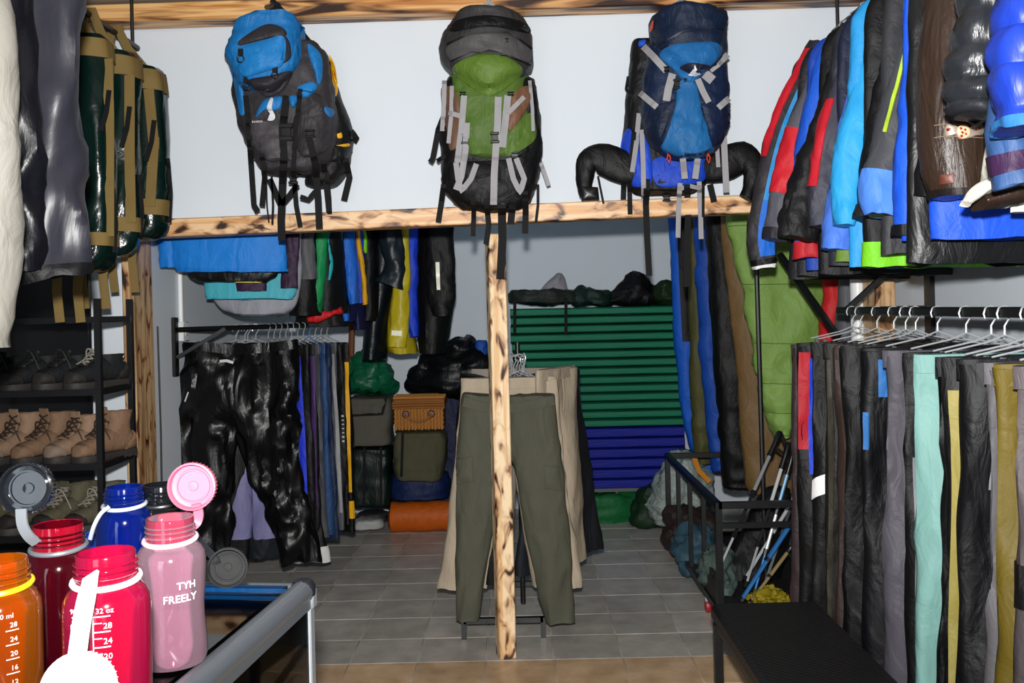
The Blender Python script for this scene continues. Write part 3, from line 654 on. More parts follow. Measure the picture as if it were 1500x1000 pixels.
# ---------------------------------------------------------------- high rail above the bench
GR = 'coats on the high rail above the bench'
zr = 2.73; XRAIL = 1.43
t = thing('clothes_rail', 'black steel tube rail near the ceiling carrying the coats above the bench', 'rail', (XRAIL, 3, zr))
M().tube([(XRAIL, 4.15, zr), (XRAIL, 1.6, zr)], .013, 10).build('tube', BLK, t)
for y in (4.1, 2.9, 1.7): M().tube([(XRAIL, y, zr + .01), (XRAIL, y, ZC)], .008, 8).build('drop_rod', BLK, t)
def rj(label, Y, path, **k):
    sl = dict(path=path, **k.pop('sl', {})); half = k.pop('half', .25); hem = k.pop('hemy', 395); cx = k.pop('cx', XRAIL)
    k.setdefault('thick', .045)
    sls = [sl] + k.pop('more', [])
    # far sleeve hangs on the other side of the coat
    a = proj(cx + half * .85, Y, 2.52); b = proj(cx + half + .06, Y, 2.2); c = proj(cx + half + .03, Y, 1.92); ww = .13 * F / Y
    sls.append(dict(path=[(a[0], a[1], ww), (b[0], b[1], ww), (c[0], c[1], ww * .75)], col=k.get('body', '#222222'), mat=k.get('bodymat'), Y=Y))
    if XRAIL + half + .14 > XR: sls.pop()
    wire_hanger((XRAIL, Y, zr + .01 - .027 + .004), label='thin wire coat hanger on the high rail above the bench', group='wire coat hangers on the high rail', width=.38, drop=.08)
    return jacket('jacket', label, 'jacket', GR, Y, tor(Y, cx, half, hem=hem), sls, **k)
rj('charcoal jacket with bright blue sleeve stripe and white cuff trim, end of the high rail', 4.02, [(1205, 70, 44), (1152, 190, 52), (1124, 300, 50), (1116, 352, 44), (1120, 392, 30)], body='#26262b', hemy=408, sl=dict(col='#3a373c', bands=[(.90, .965, '#121214'), (.965, 1, '#e4e4e4')], stripes=[(.16, .30, .10, .50, '#2a86c4'), (.16, .32, .50, .88, '#1564c8'), (.36, .46, .05, .35, '#c21f2c')]), sd=1)
rj('grey jacket with a red forearm panel, second coat from the header wall', 3.9, [(1215, 80, 40), (1175, 190, 44), (1152, 280, 44), (1136, 352, 34)], body='#2a2a31', hemy=404, sl=dict(col='#55555f', bands=[(.36, .70, '#c4222e')], cuff='#34343c'), sd=2)
rj('royal blue jacket with a red cuff, squeezed between the grey and black coats', 3.78, [(1225, 62, 40), (1192, 180, 40), (1182, 290, 40), (1184, 378, 38)], body='#1b3f9e', hemy=396, sl=dict(col='#1d57c9', bands=[(.88, 1, '#b3202a')]), sd=3)
rj('black crinkled shell jacket beside the red-panelled coats', 3.64, [(1250, 50, 44), (1214, 180, 48), (1182, 280, 60), (1168, 350, 62)], body='#1b1b1e', hemy=402, sl=dict(col='#242427', wr=(.016, 18, 14)), sd=4)
rj('slate grey jacket with a long red sleeve patch on the high rail', 3.50, [(1268, 45, 46), (1232, 170, 56), (1214, 270, 56), (1210, 332, 48)], body='#30323c', hemy=388, sl=dict(col='#3b3c49', stripes=[(.36, .52, .30, .70, '#bf2230')]), sd=5)
rj('periwinkle blue fleece jacket peeking out under the slate grey sleeve', 3.42, [(1290, 20, 40), (1258, 160, 44), (1236, 280, 46), (1228, 366, 52)], body='#222a44', hem='#5f7d2c', hemy=384, sl=dict(col='#4a78d8'), sd=6)
rj('light blue softshell jacket on the high rail', 3.30, [(1318, -25, 42), (1282, 110, 52), (1252, 220, 60), (1240, 295, 46), (1236, 330, 26)], body='#2a90d0', hemy=392, sl=dict(col='#2b9ad8', q=None), sd=7)
rj('black jacket with a lime green lower hem on the high rail', 3.16, [(1345, -30, 56), (1312, 110, 62), (1290, 230, 54), (1278, 322, 54)], body='#191a1f', hemy=390, hem='#6fbf1e', sl=dict(col='#17181e', cuff='#2b2b30'), sd=8)
rj('charcoal jacket with lime piping and pale blue forearms', 3.0, [(1362, -35, 46), (1334, 90, 52), (1306, 205, 54), (1292, 270, 58), (1288, 316, 38)], body='#3a3b40', hemy=372, sl=dict(col='#3e4045', bands=[(.68, 1, '#4b80dc')], stripes=[(.34, .38, .05, .5, '#a5c233')]), sd=9)
rj('royal blue rain jacket with a wide black cuff on the high rail', 2.84, [(1388, -50, 60), (1358, 110, 64), (1342, 250, 66), (1340, 345, 62)], body='#1b50cf', hemy=352, sl=dict(col='#1d55d6', bands=[(.925, 1, '#19191c')]), sd=10)
rj('black quilted jacket whose hem sags lowest above the rail of trousers', 2.62, [(1415, -60, 60), (1388, 130, 62), (1362, 292, 54)], bodymat=shiny('#1d1e21'), half=.33, hemy=386, quiltk=9, sl=dict(col='#17181b'), sd=11)
rj('bright blue jacket with its hem showing below the brown padded sleeve', 2.50, [(1440, -60, 50), (1415, 100, 50), (1402, 290, 50)], body='#1a49c8', half=.31, hemy=350, sl=dict(col='#1a49c8'), sd=12)
tb = rj('dark brown padded jacket with a metal badge strap on its forearm', 2.38, [(1432, -120, 92), (1398, 40, 92), (1393, 170, 94), (1398, 235, 92), (1398, 262, 80), (1398, 289, 60)], bodymat=shiny('#35271f', rough=.38, sc_=(22, 22, 4)), half=.27, hemy=300, sl=dict(mat=shiny('#3b2c23', rough=.38, sc_=(26, 26, 5)), B=.07, bands=[(.93, 1, '#2c2320')], wr=(.010, 22, 4)), sd=13)
so = [c for c in tb.children if c.name.startswith('sleeve')][0]
KB = M(); KB.v = [tuple(v.co + ORG[tb.name]) for v in so.data.vertices]; KB.f = [tuple(p.vertices) for p in so.data.polygons]; bv = KB.bvh()
m = M()
for yy in (182, 200): 
    mm = M(); dstrap(mm, [(1368, yy + 2), (1380, yy), (1410, yy), (1440, yy + 2)], 1.2, bv, 2.33, off=.001, thick=.001); mm.build('stitch_line', plain('#6b5038', .7), so)
m = M(); drape(m, [(1386, 184), (1398, 183), (1404, 187), (1424, 186), (1430, 181), (1440, 182), (1440, 196), (1430, 198), (1412, 203), (1400, 197), (1386, 199)], bv, 2.33, .006, .004); bd = m.build('badge_plate', plain('#b7a99a', .3, .6), so)
m = M(); drape(m, [(1404, 186), (1412, 183), (1420, 187), (1420, 197), (1411, 203), (1404, 197)], bv, 2.33, .012, .004); m.build('badge_disc', plain('#d8b08c', .4), so)
m = M()
for x, y in ((1408, 188), (1414, 190), (1410, 194), (1415, 196), (1409, 199), (1391, 189), (1434, 188)):
    drape(m, [(x - 2, y - 1), (x, y - 2), (x + 2, y), (x, y + 2)], bv, 2.33, .017, .001)
m.build('badge_studs', plain('#8c2a1c', .4), so)
m = M(); drape(m, [(1378, 256), (1398, 254), (1398, 268), (1379, 270)], bv, 2.33, .006, .002, smooth=False); m.build('leather_patch', plain('#5a2d22', .5), so)
tcw = rj('cream jacket with shiny brown lining folded open under the denim one', 2.24, [(1490, 40, 50), (1484, 160, 50), (1462, 262, 40), (1452, 300, 50)], body='#c9c6ba', half=.24, hemy=312, sl=dict(col='#c6c4b8'), more=[dict(path=[(1432, 296, 26), (1470, 284, 30), (1510, 280, 34)], mat=shiny('#3a2a22'), B=.05, Y=2.18), dict(path=[(1412, 300, 14), (1440, 276, 16), (1480, 266, 16)], col='#cfccc0', B=.03, Y=2.12)], sd=14)
rj('glossy grey quilted down jacket on the high rail', 2.10, [(1478, -150, 92), (1450, -10, 88), (1436, 76, 88), (1428, 135, 78), (1424, 172, 58)], bodymat=shiny('#26282c'), half=.2, hemy=200, sl=dict(mat=shiny('#2b2e33', rough=.3), B=.065, q=6, qa=.16, cuff='#23262c'), sd=15)
rj('washed denim blue jacket with purple padded cuff between grey and blue down jackets', 2.0, [(1520, -60, 70), (1492, 100, 74), (1480, 190, 62), (1484, 240, 70), (1492, 270, 80)], body='#33507e', half=.18, hemy=220, sl=dict(col='#2c4874', bands=[(.66, .82, '#3c1f47')]), sd=16)
rj('bright blue quilted down jacket with red cuff lining, hung beside the grey down jacket', 1.86, [(1545, -150, 100), (1512, 0, 96), (1502, 60, 96), (1500, 120, 92), (1496, 190, 62)], bodymat=shiny('#162d88'), half=.16, hemy=160, sl=dict(mat=shiny('#183294', rough=.42), B=.07, q=4.5, qa=.16, bands=[(.955, 1, '#2a66a0')]), sd=17)
# ---------------------------------------------------------------- near the lens, beside the counter: jackets on the opposite rail
GL = 'jackets on the rail beside the counter'
XL2 = -1.64
t = thing('clothes_rail', 'black steel tube rail near the ceiling carrying the green dry bags and grey jacket', 'rail', (XL2, 3, 2.73))
M().tube([(XL2, 4.15, 2.73), (XL2, 1.2, 2.73)], .013, 10).build('tube', BLK, t)
for y in (4.1, 2.9, 1.7): M().tube([(XL2, y, 2.74), (XL2, y, ZC)], .008, 8).build('drop_rod', BLK, t)
Yg = 2.35
jacket('jacket', 'shiny steel grey jacket hanging in front of the green dry bags', 'jacket', GL, Yg, [(-330, -210, -100), (-290, -290, -20), (-200, -310, 10), (100, -320, 30), (330, -330, 40), (395, -330, 44)],
       [dict(path=[(30, -270, 120), (45, -120, 130), (56, 60, 125), (62, 220, 118), (72, 340, 112), (80, 405, 98)], mat=shiny('#33333d', rough=.36, sc_=(7, 7, 3), crease=.25), B=.075, Y=Yg - .02, bands=[(.955, 1, '#141418')], wr=(.034, 8, 3.5)), dict(path=[(-10, -200, 90), (0, 0, 90), (12, 200, 90), (20, 340, 84), (26, 400, 70)], mat=shiny('#1c1d26', rough=.35), B=.05, Y=Yg - .12, wr=(.03, 9, 4))], bodymat=shiny('#4c4c58'), sd=40)
wire_hanger((XL2, Yg, 2.717), label='thin wire coat hanger carrying the steel grey jacket', group='wire coat hangers beside the counter', yaw=0)
jacket('jacket', 'white jacket sleeve hanging beside the steel grey jacket', 'jacket', GL, 2.0, [(-470, -380, -240), (-400, -480, -170), (-200, -490, -140), (200, -480, -110), (440, -480, -100)],
       [dict(path=[(-70, -330, 110), (-50, -100, 110), (-36, 120, 110), (-28, 260, 106), (-24, 400, 100), (-30, 510, 84)], col='#85827a', B=.06, Y=1.96)], body='#cfccc2', sd=41)
wire_hanger((XL2, 2.0, 2.717), label='thin wire coat hanger carrying the white jacket', group='wire coat hangers beside the counter', yaw=0)
# ================================================================ trousers
LAST = [None]
def trousers(name, label, group, loc, yaw, W=.42, L=1.04, hemw=.22, spread=.02, col='#111', mat=None, d=.03, sd=0, wb=None, stripes=(), bands=(), pocket=None, cat='trousers', lean=0, flare=.0):
    """hung by the waistband from loc (top centre); faces -Y before yaw"""
    t = thing(name, label, cat, loc, group, yaw); LAST[0] = t; mt = mat or nylon(col); n, N = 28, 44; S = sup(n, 2.2)
    for s in (-1, 1):
        rings = []
        for j in range(N):
            u = j / (N - 1); cr = .27
            outer = W / 2 * (1 - .05 * math.sin(u * 3)) * (1 - u) + (spread + hemw + flare * u) * u
            inner = -.012 if u < cr else spread * (u - cr) / (1 - cr)
            c_, h_ = (outer + inner) / 2, (outer - inner) / 2
            dd = d * (.75 + .5 * u) + .010 * math.sin(u * 9 + sd)
            rings.append([Vector((s * c_ + h_ * a + lean * u, -dd * b + .008 * math.sin(3 * a + sd + 5 * u) * (1 if b > 0 else .4), -u * L)) for a, b in S])
        o = M().loft(rings).build('leg', mt, t, wr=(.018, 11, 2.6), seed=sd + s, local=True)
        vs = [v.co.copy() for v in o.data.vertices]; R = [[vs[j * n + i] for i in range(n)] for j in range(N)]
        for (side, a, b, t0, t1, c) in stripes:
            if side == s: m = M(); m.strip(R, a, b, t0, t1, .005); m.build('stripe', nylon(c) if not c.startswith('*') else plain(c[1:], .5), o, local=True)
        for (side, t0, t1, c, *sk) in bands:
            if side == s: m = M(); m.strip(R, *((.24, .5) if sk else (0, 1)), t0, t1, .004, *sk); m.build('leg_panel', nylon(c), o, local=True)
        if pocket and s == -1: m = M(); m.strip(R, .3, .44, .32, .46, .008); m.build('pocket', nylon(pocket), o, local=True)
    rings = [[Vector((W / 2 * 1.01 * a, -(d * .8 + .004) * b, z)) for a, b in S] for z in (.012, .008, -.035, -.04)]
    M().loft(rings).build('waistband', nylon(wb) if wb else mt, t, wr=(.004, 10, 10), seed=sd, local=True)
    m = M(); m.ribbon([(.005, -d * 1.1, -.04), (.004, -d * 1.35, -.12), (0, -d * 1.3, -.2)], .012, .004); m.build('fly', mt, t, local=True)
    return t
# ---------------------------------------------------------------- low rail beside the bench
GT = 'trousers on the low rail beside the bench'; GH = 'chrome trouser hangers beside the bench'
A = P(1222, 461, 4.0); XB = 1.375; zl = 1.505
t = thing('clothes_rail', 'black square tube wall rail with diagonal braces carrying the trousers beside the bench', 'rail', (XB, 3, zl))
M().box((XB, 2.85, zl), (.03, 2.3, .03), bev=.004).build('tube', BLK, t)
for y in (3.98, 1.9):
    M().bar((XB, y, zl), (XR, y, zl), .028, .028).build('bracket_arm', BLK, t); M().bar((XB + .02, y, zl), (XR, y, zl + .32), .022, .022).build('brace', BLK, t); M().box((XR - .01, y, zl + .1), (.02, .06, .6)).build('wall_plate', BLK, t)
def dim(h, f):
    h = h.lstrip('#'); return '#' + ''.join('%02x' % int(int(h[i:i + 2], 16) * f) for i in (0, 2, 4))
def rt(label, x, **k):
    k['col'] = dim(k['col'], .82)
    XLE = k.pop('xl', 1.12); Y = F * XLE / (x - CX) ; W = k.pop('W', .46); zt = k.pop('zt', zl - .125)
    wire_hanger((XB, Y, zl + .0155 - .027 + .003), label='chrome wire trouser hanger on the rail beside the bench', group=GH, width=.34, clips=True)
    yaw = k.pop('yaw', (rnd() - .5) * .12)
    return trousers('trousers', label, GT, (XLE + W / 2, Y, zt), yaw, W=W, L=k.pop('L', 1.04), spread=k.pop('spread', .03), **k)
K = dict
rt('mauve brown trousers at the wall end of the rail beside the bench', 1156, col='#4b3a3e', sd=1, zt=1.36)
rt('black track trousers with red and blue side stripes beside the bench', 1166, col='#131318', sd=2, stripes=[(-1, .34, .46, .03, .40, '#a81b28'), (-1, .26, .34, .05, .48, '#1d3fc4')], zt=1.37)
rt('black track trousers with a white knee chevron beside the bench', 1186, col='#1a191b', sd=3, bands=[(-1, .46, .51, '#e5e5e5', .32)])
rt('dark olive brown hiking trousers beside the white-chevron track trousers', 1206, col='#332f27', sd=4, stripes=[(-1, .40, .44, .05, .95, '#3e3a30')])
rt('faded brown trousers with dark seam on the rail beside the bench', 1220, col='#4a3833', sd=5)
rt('black trousers with a white side panel on the rail beside the bench', 1232, col='#0f1014', sd=6, stripes=[(-1, .25, .33, .06, .36, '#b5b3ae')])
rt('navy black ski trousers with a light blue hip pocket', 1258, col='#10131c', sd=7, stripes=[(-1, .26, .36, .03, .14, '#2a62a0'), (-1, .42, .46, .2, .3, '#2a62a0')], d=.038)
rt('mauve grey straight trousers on the rail beside the bench', 1292, col='#56525c', sd=8, d=.038)
rt('black trousers with thin pale piping next to the mint pair', 1322, col='#131316', sd=9, stripes=[(-1, .36, .38, .3, .7, '#6e7074')])
rt('pale mint green ski trousers on the rail beside the bench', 1338, col='#86b8b0', sd=10, d=.04)
rt('black trousers hanging just behind the yellow-printed pair', 1366, col='#0e1014', sd=11)
rt('black trousers with a yellow flecked side print', 1380, col='#15161a', sd=12, stripes=[(-1, .34, .42, .08, .98, '#857a3e')])
rt('navy black trousers with a chrome zipped pocket on the rail beside the bench', 1402, col='#14141c', sd=13, stripes=[(-1, .30, .325, .12, .3, '*#8a8d92')], d=.04)
rt('light grey cotton trousers beside the mustard pair', 1440, col='#67646a', sd=14)
rt('mustard yellow trousers on the rail beside the bench', 1456, col='#6f5e1c', sd=15, d=.04)
rt('taupe grey padded trousers with a black knee patch', 1486, col='#5f5659', sd=16, bands=[(-1, .42, .52, '#1c1a1c')], d=.045)
rt('dark grey trousers at the open end of the rail beside the bench', 1530, col='#3c3a3e', sd=17)
# black steel pole and diagonal prop by the sleeping bags
t = thing('support_pole', 'thin black steel pole with a diagonal prop standing beside the olive sleeping bag', 'pole', (1.21, 4.72, 0))
a = P(1107, 395, 4.72); b = P(1114, 730, 4.72)
M().tube([(b.x + .02, 4.72, 0), (a.x, 4.72, 2.3)], .012, 8).build('pole', BLK, t)
a = P(1142, 372, 4.6); b = P(1228, 494, 4.3); M().bar(a, b, .024, .024).build('diagonal_prop', BLK, t)
# ---------------------------------------------------------------- wall rail beside the shoe rack (back room)
GT = 'trousers on the wall rail near the switch box'; GH = 'chrome trouser hangers near the switch box'
YR = 4.78
a = P(258, 480, YR); b = P(516, 470, YR + .05)
t = thing('clothes_rail', 'black steel wall rail with a brace carrying dark trousers near the switch box', 'rail', (XL, YR, 1.2))
zq = 1.475; RB = (-.95, 5.60)
M().tube([(XL + .02, YR, zq), (RB[0], RB[1], zq)], .014, 10).build('tube', BLK, t)
M().box((XL + .01, YR, P(257, 508, YR).z), (.02, .05, .30), bev=.003).build('wall_plate', BLK, t)
M().bar((XL + .02, YR, zq - .14), (XL + .26, YR + .02, zq), .018, .018).build('brace', BLK, t)
def rail_at(xh):
    u = (xh - CX) / F; s = (-XL + YR * u) / ((RB[0] - XL) - (RB[1] - YR) * u); return XL + (RB[0] - XL) * s, YR + (RB[1] - YR) * s
def lt(label, xh, yaw, zoff=0, **k):
    """xh: pixel column of the hanger hook on the rail"""
    X, Y = rail_at(xh)
    wire_hanger((X, Y, zq + .014 - .027 + .003), yaw=yaw, label='chrome wire trouser hanger on the rail near the switch box', group=GH, width=.32, clips=True)
    dx = k.pop('dx', 0); dy = k.pop('dy', 0)
    return trousers('trousers', label, GT, (X + dx, Y + dy, zq - .115 + zoff), yaw, **k)
i = 0
seq = [('dark grey trousers next in line behind the shiny black pair', '#1d1d21', {}), ('black trousers with a thin slate blue seam near the switch box', '#15161a', dict(stripes=[(1, .04, .12, .1, .8, '#3c4a66')])),
       ('black trousers with a bright blue side stripe near the switch box', '#101116', dict(stripes=[(1, .05, .16, .06, .9, '#2136c8')])), ('charcoal trousers between blue-striped and purple-striped pairs', '#202024', {}),
       ('black trousers with a purple side seam near the switch box', '#141218', dict(stripes=[(1, .03, .11, .06, .8, '#43285c')])), ('grey trousers hanging in the middle of the wall rail', '#45454b', {}),
       ('steel blue trousers on the wall rail near the switch box', '#1f3d66', {}), ('dark navy trousers next to the steel blue pair', '#1a2a4a', {}),
       ('grey cotton trousers with a pale seam near the switch box', '#4c4b50', dict(stripes=[(1, .04, .09, .05, .9, '#8a8a8c')])), ('black trousers with tiny white lettering on the thigh near the yellow-striped pair', '#0e0f12', {}),
       ('black trousers with a broad yellow side stripe at the end of the wall rail', '#121214', dict(stripes=[(1, .03, .12, .1, .78, '#d19a12'), (1, .0, .16, .86, .94, '#d8a012')]))]
for (lab, c, kk) in seq:
    xh = 392 + i * 8.6; f_ = i / (len(seq) - 1)
    lt(lab, xh, math.radians(-38 - 4 * f_), col=c, W=.38, L=1.10 - .08 * f_ + .03 * math.sin(i * 2), hemw=.17, sd=50 + i, d=.026, lean=.03, **kk)
    if 'lettering' in lab:
        tl = bpy.data.objects['trousers'] if False else LAST[0]; lg = [c_ for c_ in tl.children if c_.name.startswith('leg')][1]; m = M()
        for q_ in range(7): v_ = lg.data.vertices[(17 + q_) * 28 + 2]; m.box(v_.co + v_.normal * .003, (.012, .006, .010 if q_ in (0, 5, 6) else .006))
        m.build('lettering', plain('#d8d8d8', .5), lg, local=True, smooth=False)
    i += 1
# shiny black trousers turned to the room, lavender and slate pairs behind
lt('lavender grey trousers half hidden behind the shiny black pair', 362, math.radians(4), zoff=-.0, W=.40, L=1.02, hemw=.16, spread=.0, col='#7a78a0', sd=31, dy=.0)
lt('dark slate trousers showing between the shiny black legs', 358, math.radians(4), W=.40, L=1.14, hemw=.17, spread=.03, col='#23272f', sd=32, dx=-.06, dy=.06)
lt('black trousers with a cream lining showing at the turned-up hem', 374, math.radians(8), W=.42, L=1.17, hemw=.2, spread=.12, col='#141417', sd=33, dy=-.02, bands=[(1, .94, 1, '#c9c9c4')], lean=.05)
X, Yh = rail_at(345)
wire_hanger((X, Yh, zq - .01), yaw=.05, label='chrome wire trouser hanger on the rail near the switch box', group=GH, width=.36, clips=True)
# blue plastic hanger at the end of the rail
xb, yb2 = rail_at(452)
wire_hanger((xb, yb2, zq - .01), yaw=math.radians(-40), mat=plain('#1f6fc0', .35), label='blue plastic clothes hanger on the rail near the switch box', group=None, width=.34, drop=.08)
def px_trousers(label, group, Y, left, right, mat, wbrow, d=.05, sd=0, pocketL=None, pocketR=None, wr=(.02, 8, 3.2), N=40):
    t = thing('trousers', label, 'trousers', P(left[-1][1], left[-1][0], Y), group); K_ = M(); legs = []
    for rows in (left, right):
        o = M().loft(slab_rings(rows, Y, d, d * .8, n=48, N=N + 24, p=2.3)).build('leg', mat, t, wr=wr, seed=sd); legs.append(o)
        K_.add([v.co + ORG[t.name] for v in o.data.vertices], [tuple(p.vertices) for p in o.data.polygons])
    bv = K_.bvh()
    m = M(); dstrap(m, wbrow, 14, bv, Y, off=.004, thick=.006); m.build('waistband', mat, t)
    for pk, lg in ((pocketL, legs[0]), (pocketR, legs[1])):
        if pk: m = M(); drape(m, pk, bv, Y, .006, .006, smooth=False); m.build('cargo_pocket', mat, lg)
    return t, bv
tt, bv = px_trousers('shiny black waterproof trousers turned to face the room, waist gathered', 'trousers on the wall rail near the switch box', 4.88,
    [(503, 270, 362), (540, 264, 362), (600, 262, 356), (650, 262, 346), (700, 268, 340), (760, 276, 338), (815, 282, 332)],
    [(503, 330, 436), (540, 330, 438), (600, 336, 436), (660, 352, 442), (720, 374, 452), (780, 398, 464), (822, 410, 470)], shiny('#131316', rough=.34, sc_=(7, 7, 3), crease=.7), [(268, 510), (300, 507), (345, 513), (400, 508), (437, 503)], sd=60, d=.05, wr=(.05, 9, 3.4))
m = M(); dstrap(m, [(322, 529), (332, 528), (342, 531)], 4, bv, 4.5, off=.01); m.build('drawcord_toggle', plain('#c8c8c4', .4), tt)
m = M(); dstrap(m, [(276, 574), (271, 588)], 2, bv, 4.5, off=.004); m.build('zip', plain('#b9b9b6', .4), tt)
# ---------------------------------------------------------------- free-standing rack behind the timber post
RX, RY = P(760, 600, 4.66).x, 4.68
t = thing('garment_rack', 'black floor garment rack with one central pole behind the scorched timber post', 'garment rack', (RX, RY, 0))
a = P(677, 914, 4.42); b = P(798, 911, 4.42)
m = M(); xa_, xb_ = a.x + .008, b.x - .008
zf = .085
for y in (4.42, 5.0):
    m = M(); m.bar((xa_, y, zf), (xb_, y, zf), .024, .024)
    for x in (xa_, xb_): m.bar((x, y, 0.0), (x, y, zf + .012), .024, .024)
    m.build('foot_frame', BLK, t)
M().bar(((xa_ + xb_) / 2, 4.42, zf), ((xa_ + xb_) / 2, 5.0, zf), .024, .024).build('base_bar', BLK, t)
M().tube([(RX, RY, zf), (RX, RY, 1.375)], .013, 10).build('pole', BLK, t)
M().tube([(RX + .032 * math.cos(a), RY + .032 * math.sin(a), 1.30) for a in np.linspace(0, 6.283, 25)], .006, 8).build('hanging_ring', BLK, t)
for a in (0, 2.1, 4.2): M().tube([(RX, RY, 1.30), (RX + .032 * math.cos(a), RY + .032 * math.sin(a), 1.30)], .005, 6).build('ring_spoke', BLK, t)
GC = 'trousers on the rack behind the timber post'
olive = fabric('#4a4a3e', rough=.75, crease=.5, sc_=(12, 12, 5))
tt, bv = px_trousers('olive green cargo trousers facing out behind the timber post', GC, 4.40,
    [(578, 680, 750), (600, 674, 752), (660, 670, 750), (700, 669, 736), (780, 667, 722), (850, 667, 708), (908, 668, 700)],
    [(578, 735, 812), (600, 735, 814), (660, 742, 822), (700, 756, 828), (780, 768, 834), (850, 784, 840), (911, 800, 844)], olive, [(679, 588), (700, 594), (735, 600), (775, 594), (812, 586)], sd=70, d=.045,
    pocketL=[(668, 672), (692, 668), (694, 706), (668, 708)], pocketR=[(796, 682), (820, 684), (824, 720), (798, 716)], wr=(.018, 8, 2.6))
beige = fabric('#a89a86', rough=.8, crease=.4); navy = fabric('#23252c', rough=.7, crease=.4)
trousers('trousers', 'beige trousers with wide hips hung right behind the olive pair', GC, (RX - .045, 4.56, 1.20), 0, W=.46, L=1.0, hemw=.22, spread=.11, mat=beige, sd=71, d=.045, flare=.02, lean=-.02)
trousers('trousers', 'beige trousers hung sideways on the rack behind the timber post', GC, (RX + .19, 4.66, 1.235), math.radians(60), W=.40, L=.98, hemw=.2, spread=.05, mat=beige, sd=72, lean=.0)
trousers('trousers', 'dark navy trousers hung sideways behind the beige pair on the rack', GC, (RX + .2, 4.9, 1.20), math.radians(50), W=.40, L=.97, hemw=.24, spread=.12, mat=navy, sd=73)
trousers('trousers', 'black trousers hung on the shaded side of the rack behind the post', GC, (RX - .23, 4.78, 1.2), math.radians(-70), W=.4, L=.98, hemw=.2, spread=.06, mat=fabric('#17171b', .7), sd=74)
trousers('trousers', 'stone coloured trousers on the far arm of the rack behind the post', GC, (RX, 4.93, 1.22), math.radians(0), W=.48, L=.92, hemw=.22, spread=.05, mat=fabric('#8a8176', .8), sd=75)
for k in range(10):
    a = -math.pi / 2 + (k - 4.5) * .55; rr = .032
    wire_hanger((RX + rr * math.cos(a), RY + rr * math.sin(a), 1.285 + .004 * (k % 3)), yaw=a + math.pi / 2 + .25 * math.sin(k * 2.4), label='chrome wire trouser hanger clustered on the rack behind the timber post', group='chrome hangers on the rack behind the post', width=.26 + .03 * (k % 3), clips=k % 2 == 0, drop=.07)
# ================================================================ back room: jackets on the rails under the header
GB = 'jackets on the back rail under the header beam'
t = thing('clothes_rail', 'black steel tube rail hidden behind the header beam carrying the back room jackets', 'rail', (-1, 5.6, 2.5))
M().tube([(-1.40, 4.55, 2.52), (-1.38, 5.5, 2.52), (-.25, 6.05, 2.52)], .013, 10).build('tube', BLK, t)
for q in ((-1.39, 4.6), (-1.38, 5.48), (-.3, 6.03)): M().tube([(q[0], q[1], 2.52), (q[0], q[1], ZC)], .008, 8).build('drop_rod', BLK, t)
def bj(label, Y, torso=None, sleeves=(), **k): return jacket('jacket', label, 'jacket', GB, Y, torso, sleeves, sd=int(Y * 37) % 50, **k)
# jackets turned to the room
bj('bright sky blue shell jacket hanging with its hem below the header beam', 4.56, [(135, 300, 370), (160, 262, 402), (230, 246, 414), (330, 242, 418), (378, 246, 420), (398, 262, 420)], body='#1876cc', thick=.05, hem='#1470c4', collar='#1876cc',
   sleeves=[dict(path=[(258, 165, 30), (245, 260, 34), (248, 350, 30), (250, 392, 26)], col='#1876cc', Y=4.58)])
bj('quilted black lining jacket showing under the sky blue shell', 4.68, [(150, 300, 380), (200, 262, 405), (330, 258, 412), (395, 268, 408), (413, 300, 390)], bodymat=shiny('#15171c'), thick=.04)
bj('turquoise jacket with plum and yellow colour blocks under the sky blue shell', 4.82, [(170, 320, 400), (220, 306, 428), (350, 302, 434), (420, 300, 434), (438, 304, 428)], body='#43a5b4', thick=.04, hem='#3da0b0',
   sleeves=[dict(path=[(378, 180, 30), (372, 300, 44), (368, 400, 46), (368, 426, 44)], col='#3d1f45', Y=4.76, B=.025), dict(path=[(420, 200, 26), (424, 320, 30), (424, 422, 26)], col='#3b2043', Y=4.78, B=.02), dict(path=[(366, 404, 44), (366, 414, 44)], col='#c9c352', Y=4.73, B=.025, wr=(.002, 5, 5))])
bj('grey jacket with a rounded dropped hem behind the turquoise one', 4.98, [(190, 330, 400), (240, 316, 436), (380, 314, 442), (428, 312, 440), (452, 326, 432), (462, 350, 408)], body='#8d8e98', thick=.05, hem='#57565c')
# jackets seen from the side along the back
def side(label, Y, rows, body, sleeves=(), **k):
    bj(label, Y, rows, sleeves, body=body, thick=k.pop('thick', .2), **k)
side('maroon and black jacket next to the sky blue shell', 5.2, [(190, 418, 432), (260, 414, 434), (400, 416, 436), (452, 418, 438)], '#571523')
side('black jacket with a light grey forearm beside the green sleeve', 5.3, [(200, 434, 470), (260, 432, 474), (400, 430, 478), (462, 428, 480)], '#121316', [dict(path=[(452, 250, 24), (450, 345, 22), (452, 409, 27)], col='#57575b', Y=5.1, B=.04), dict(path=[(440, 340, 5), (437, 380, 8), (438, 404, 8)], col='#8a92a0', Y=5.08, B=.02)])
side('black jacket with emerald green sleeves under the header beam', 5.42, [(205, 466, 500), (260, 462, 504), (400, 458, 510), (458, 452, 512)], '#15171a', [dict(path=[(474, 260, 20), (470, 350, 21), (466, 400, 21), (461, 456, 17)], col='#178a4e', Y=5.2, B=.045, cuff='#12703f')])
side('slim turquoise jacket beside the emerald sleeve', 5.5, [(215, 476, 490), (300, 474, 492), (420, 478, 492)], '#5b1a22', [dict(path=[(476, 260, 9), (480, 345, 10), (485, 385, 10), (483, 410, 6)], col='#1fa5ab', Y=5.25, B=.03)])
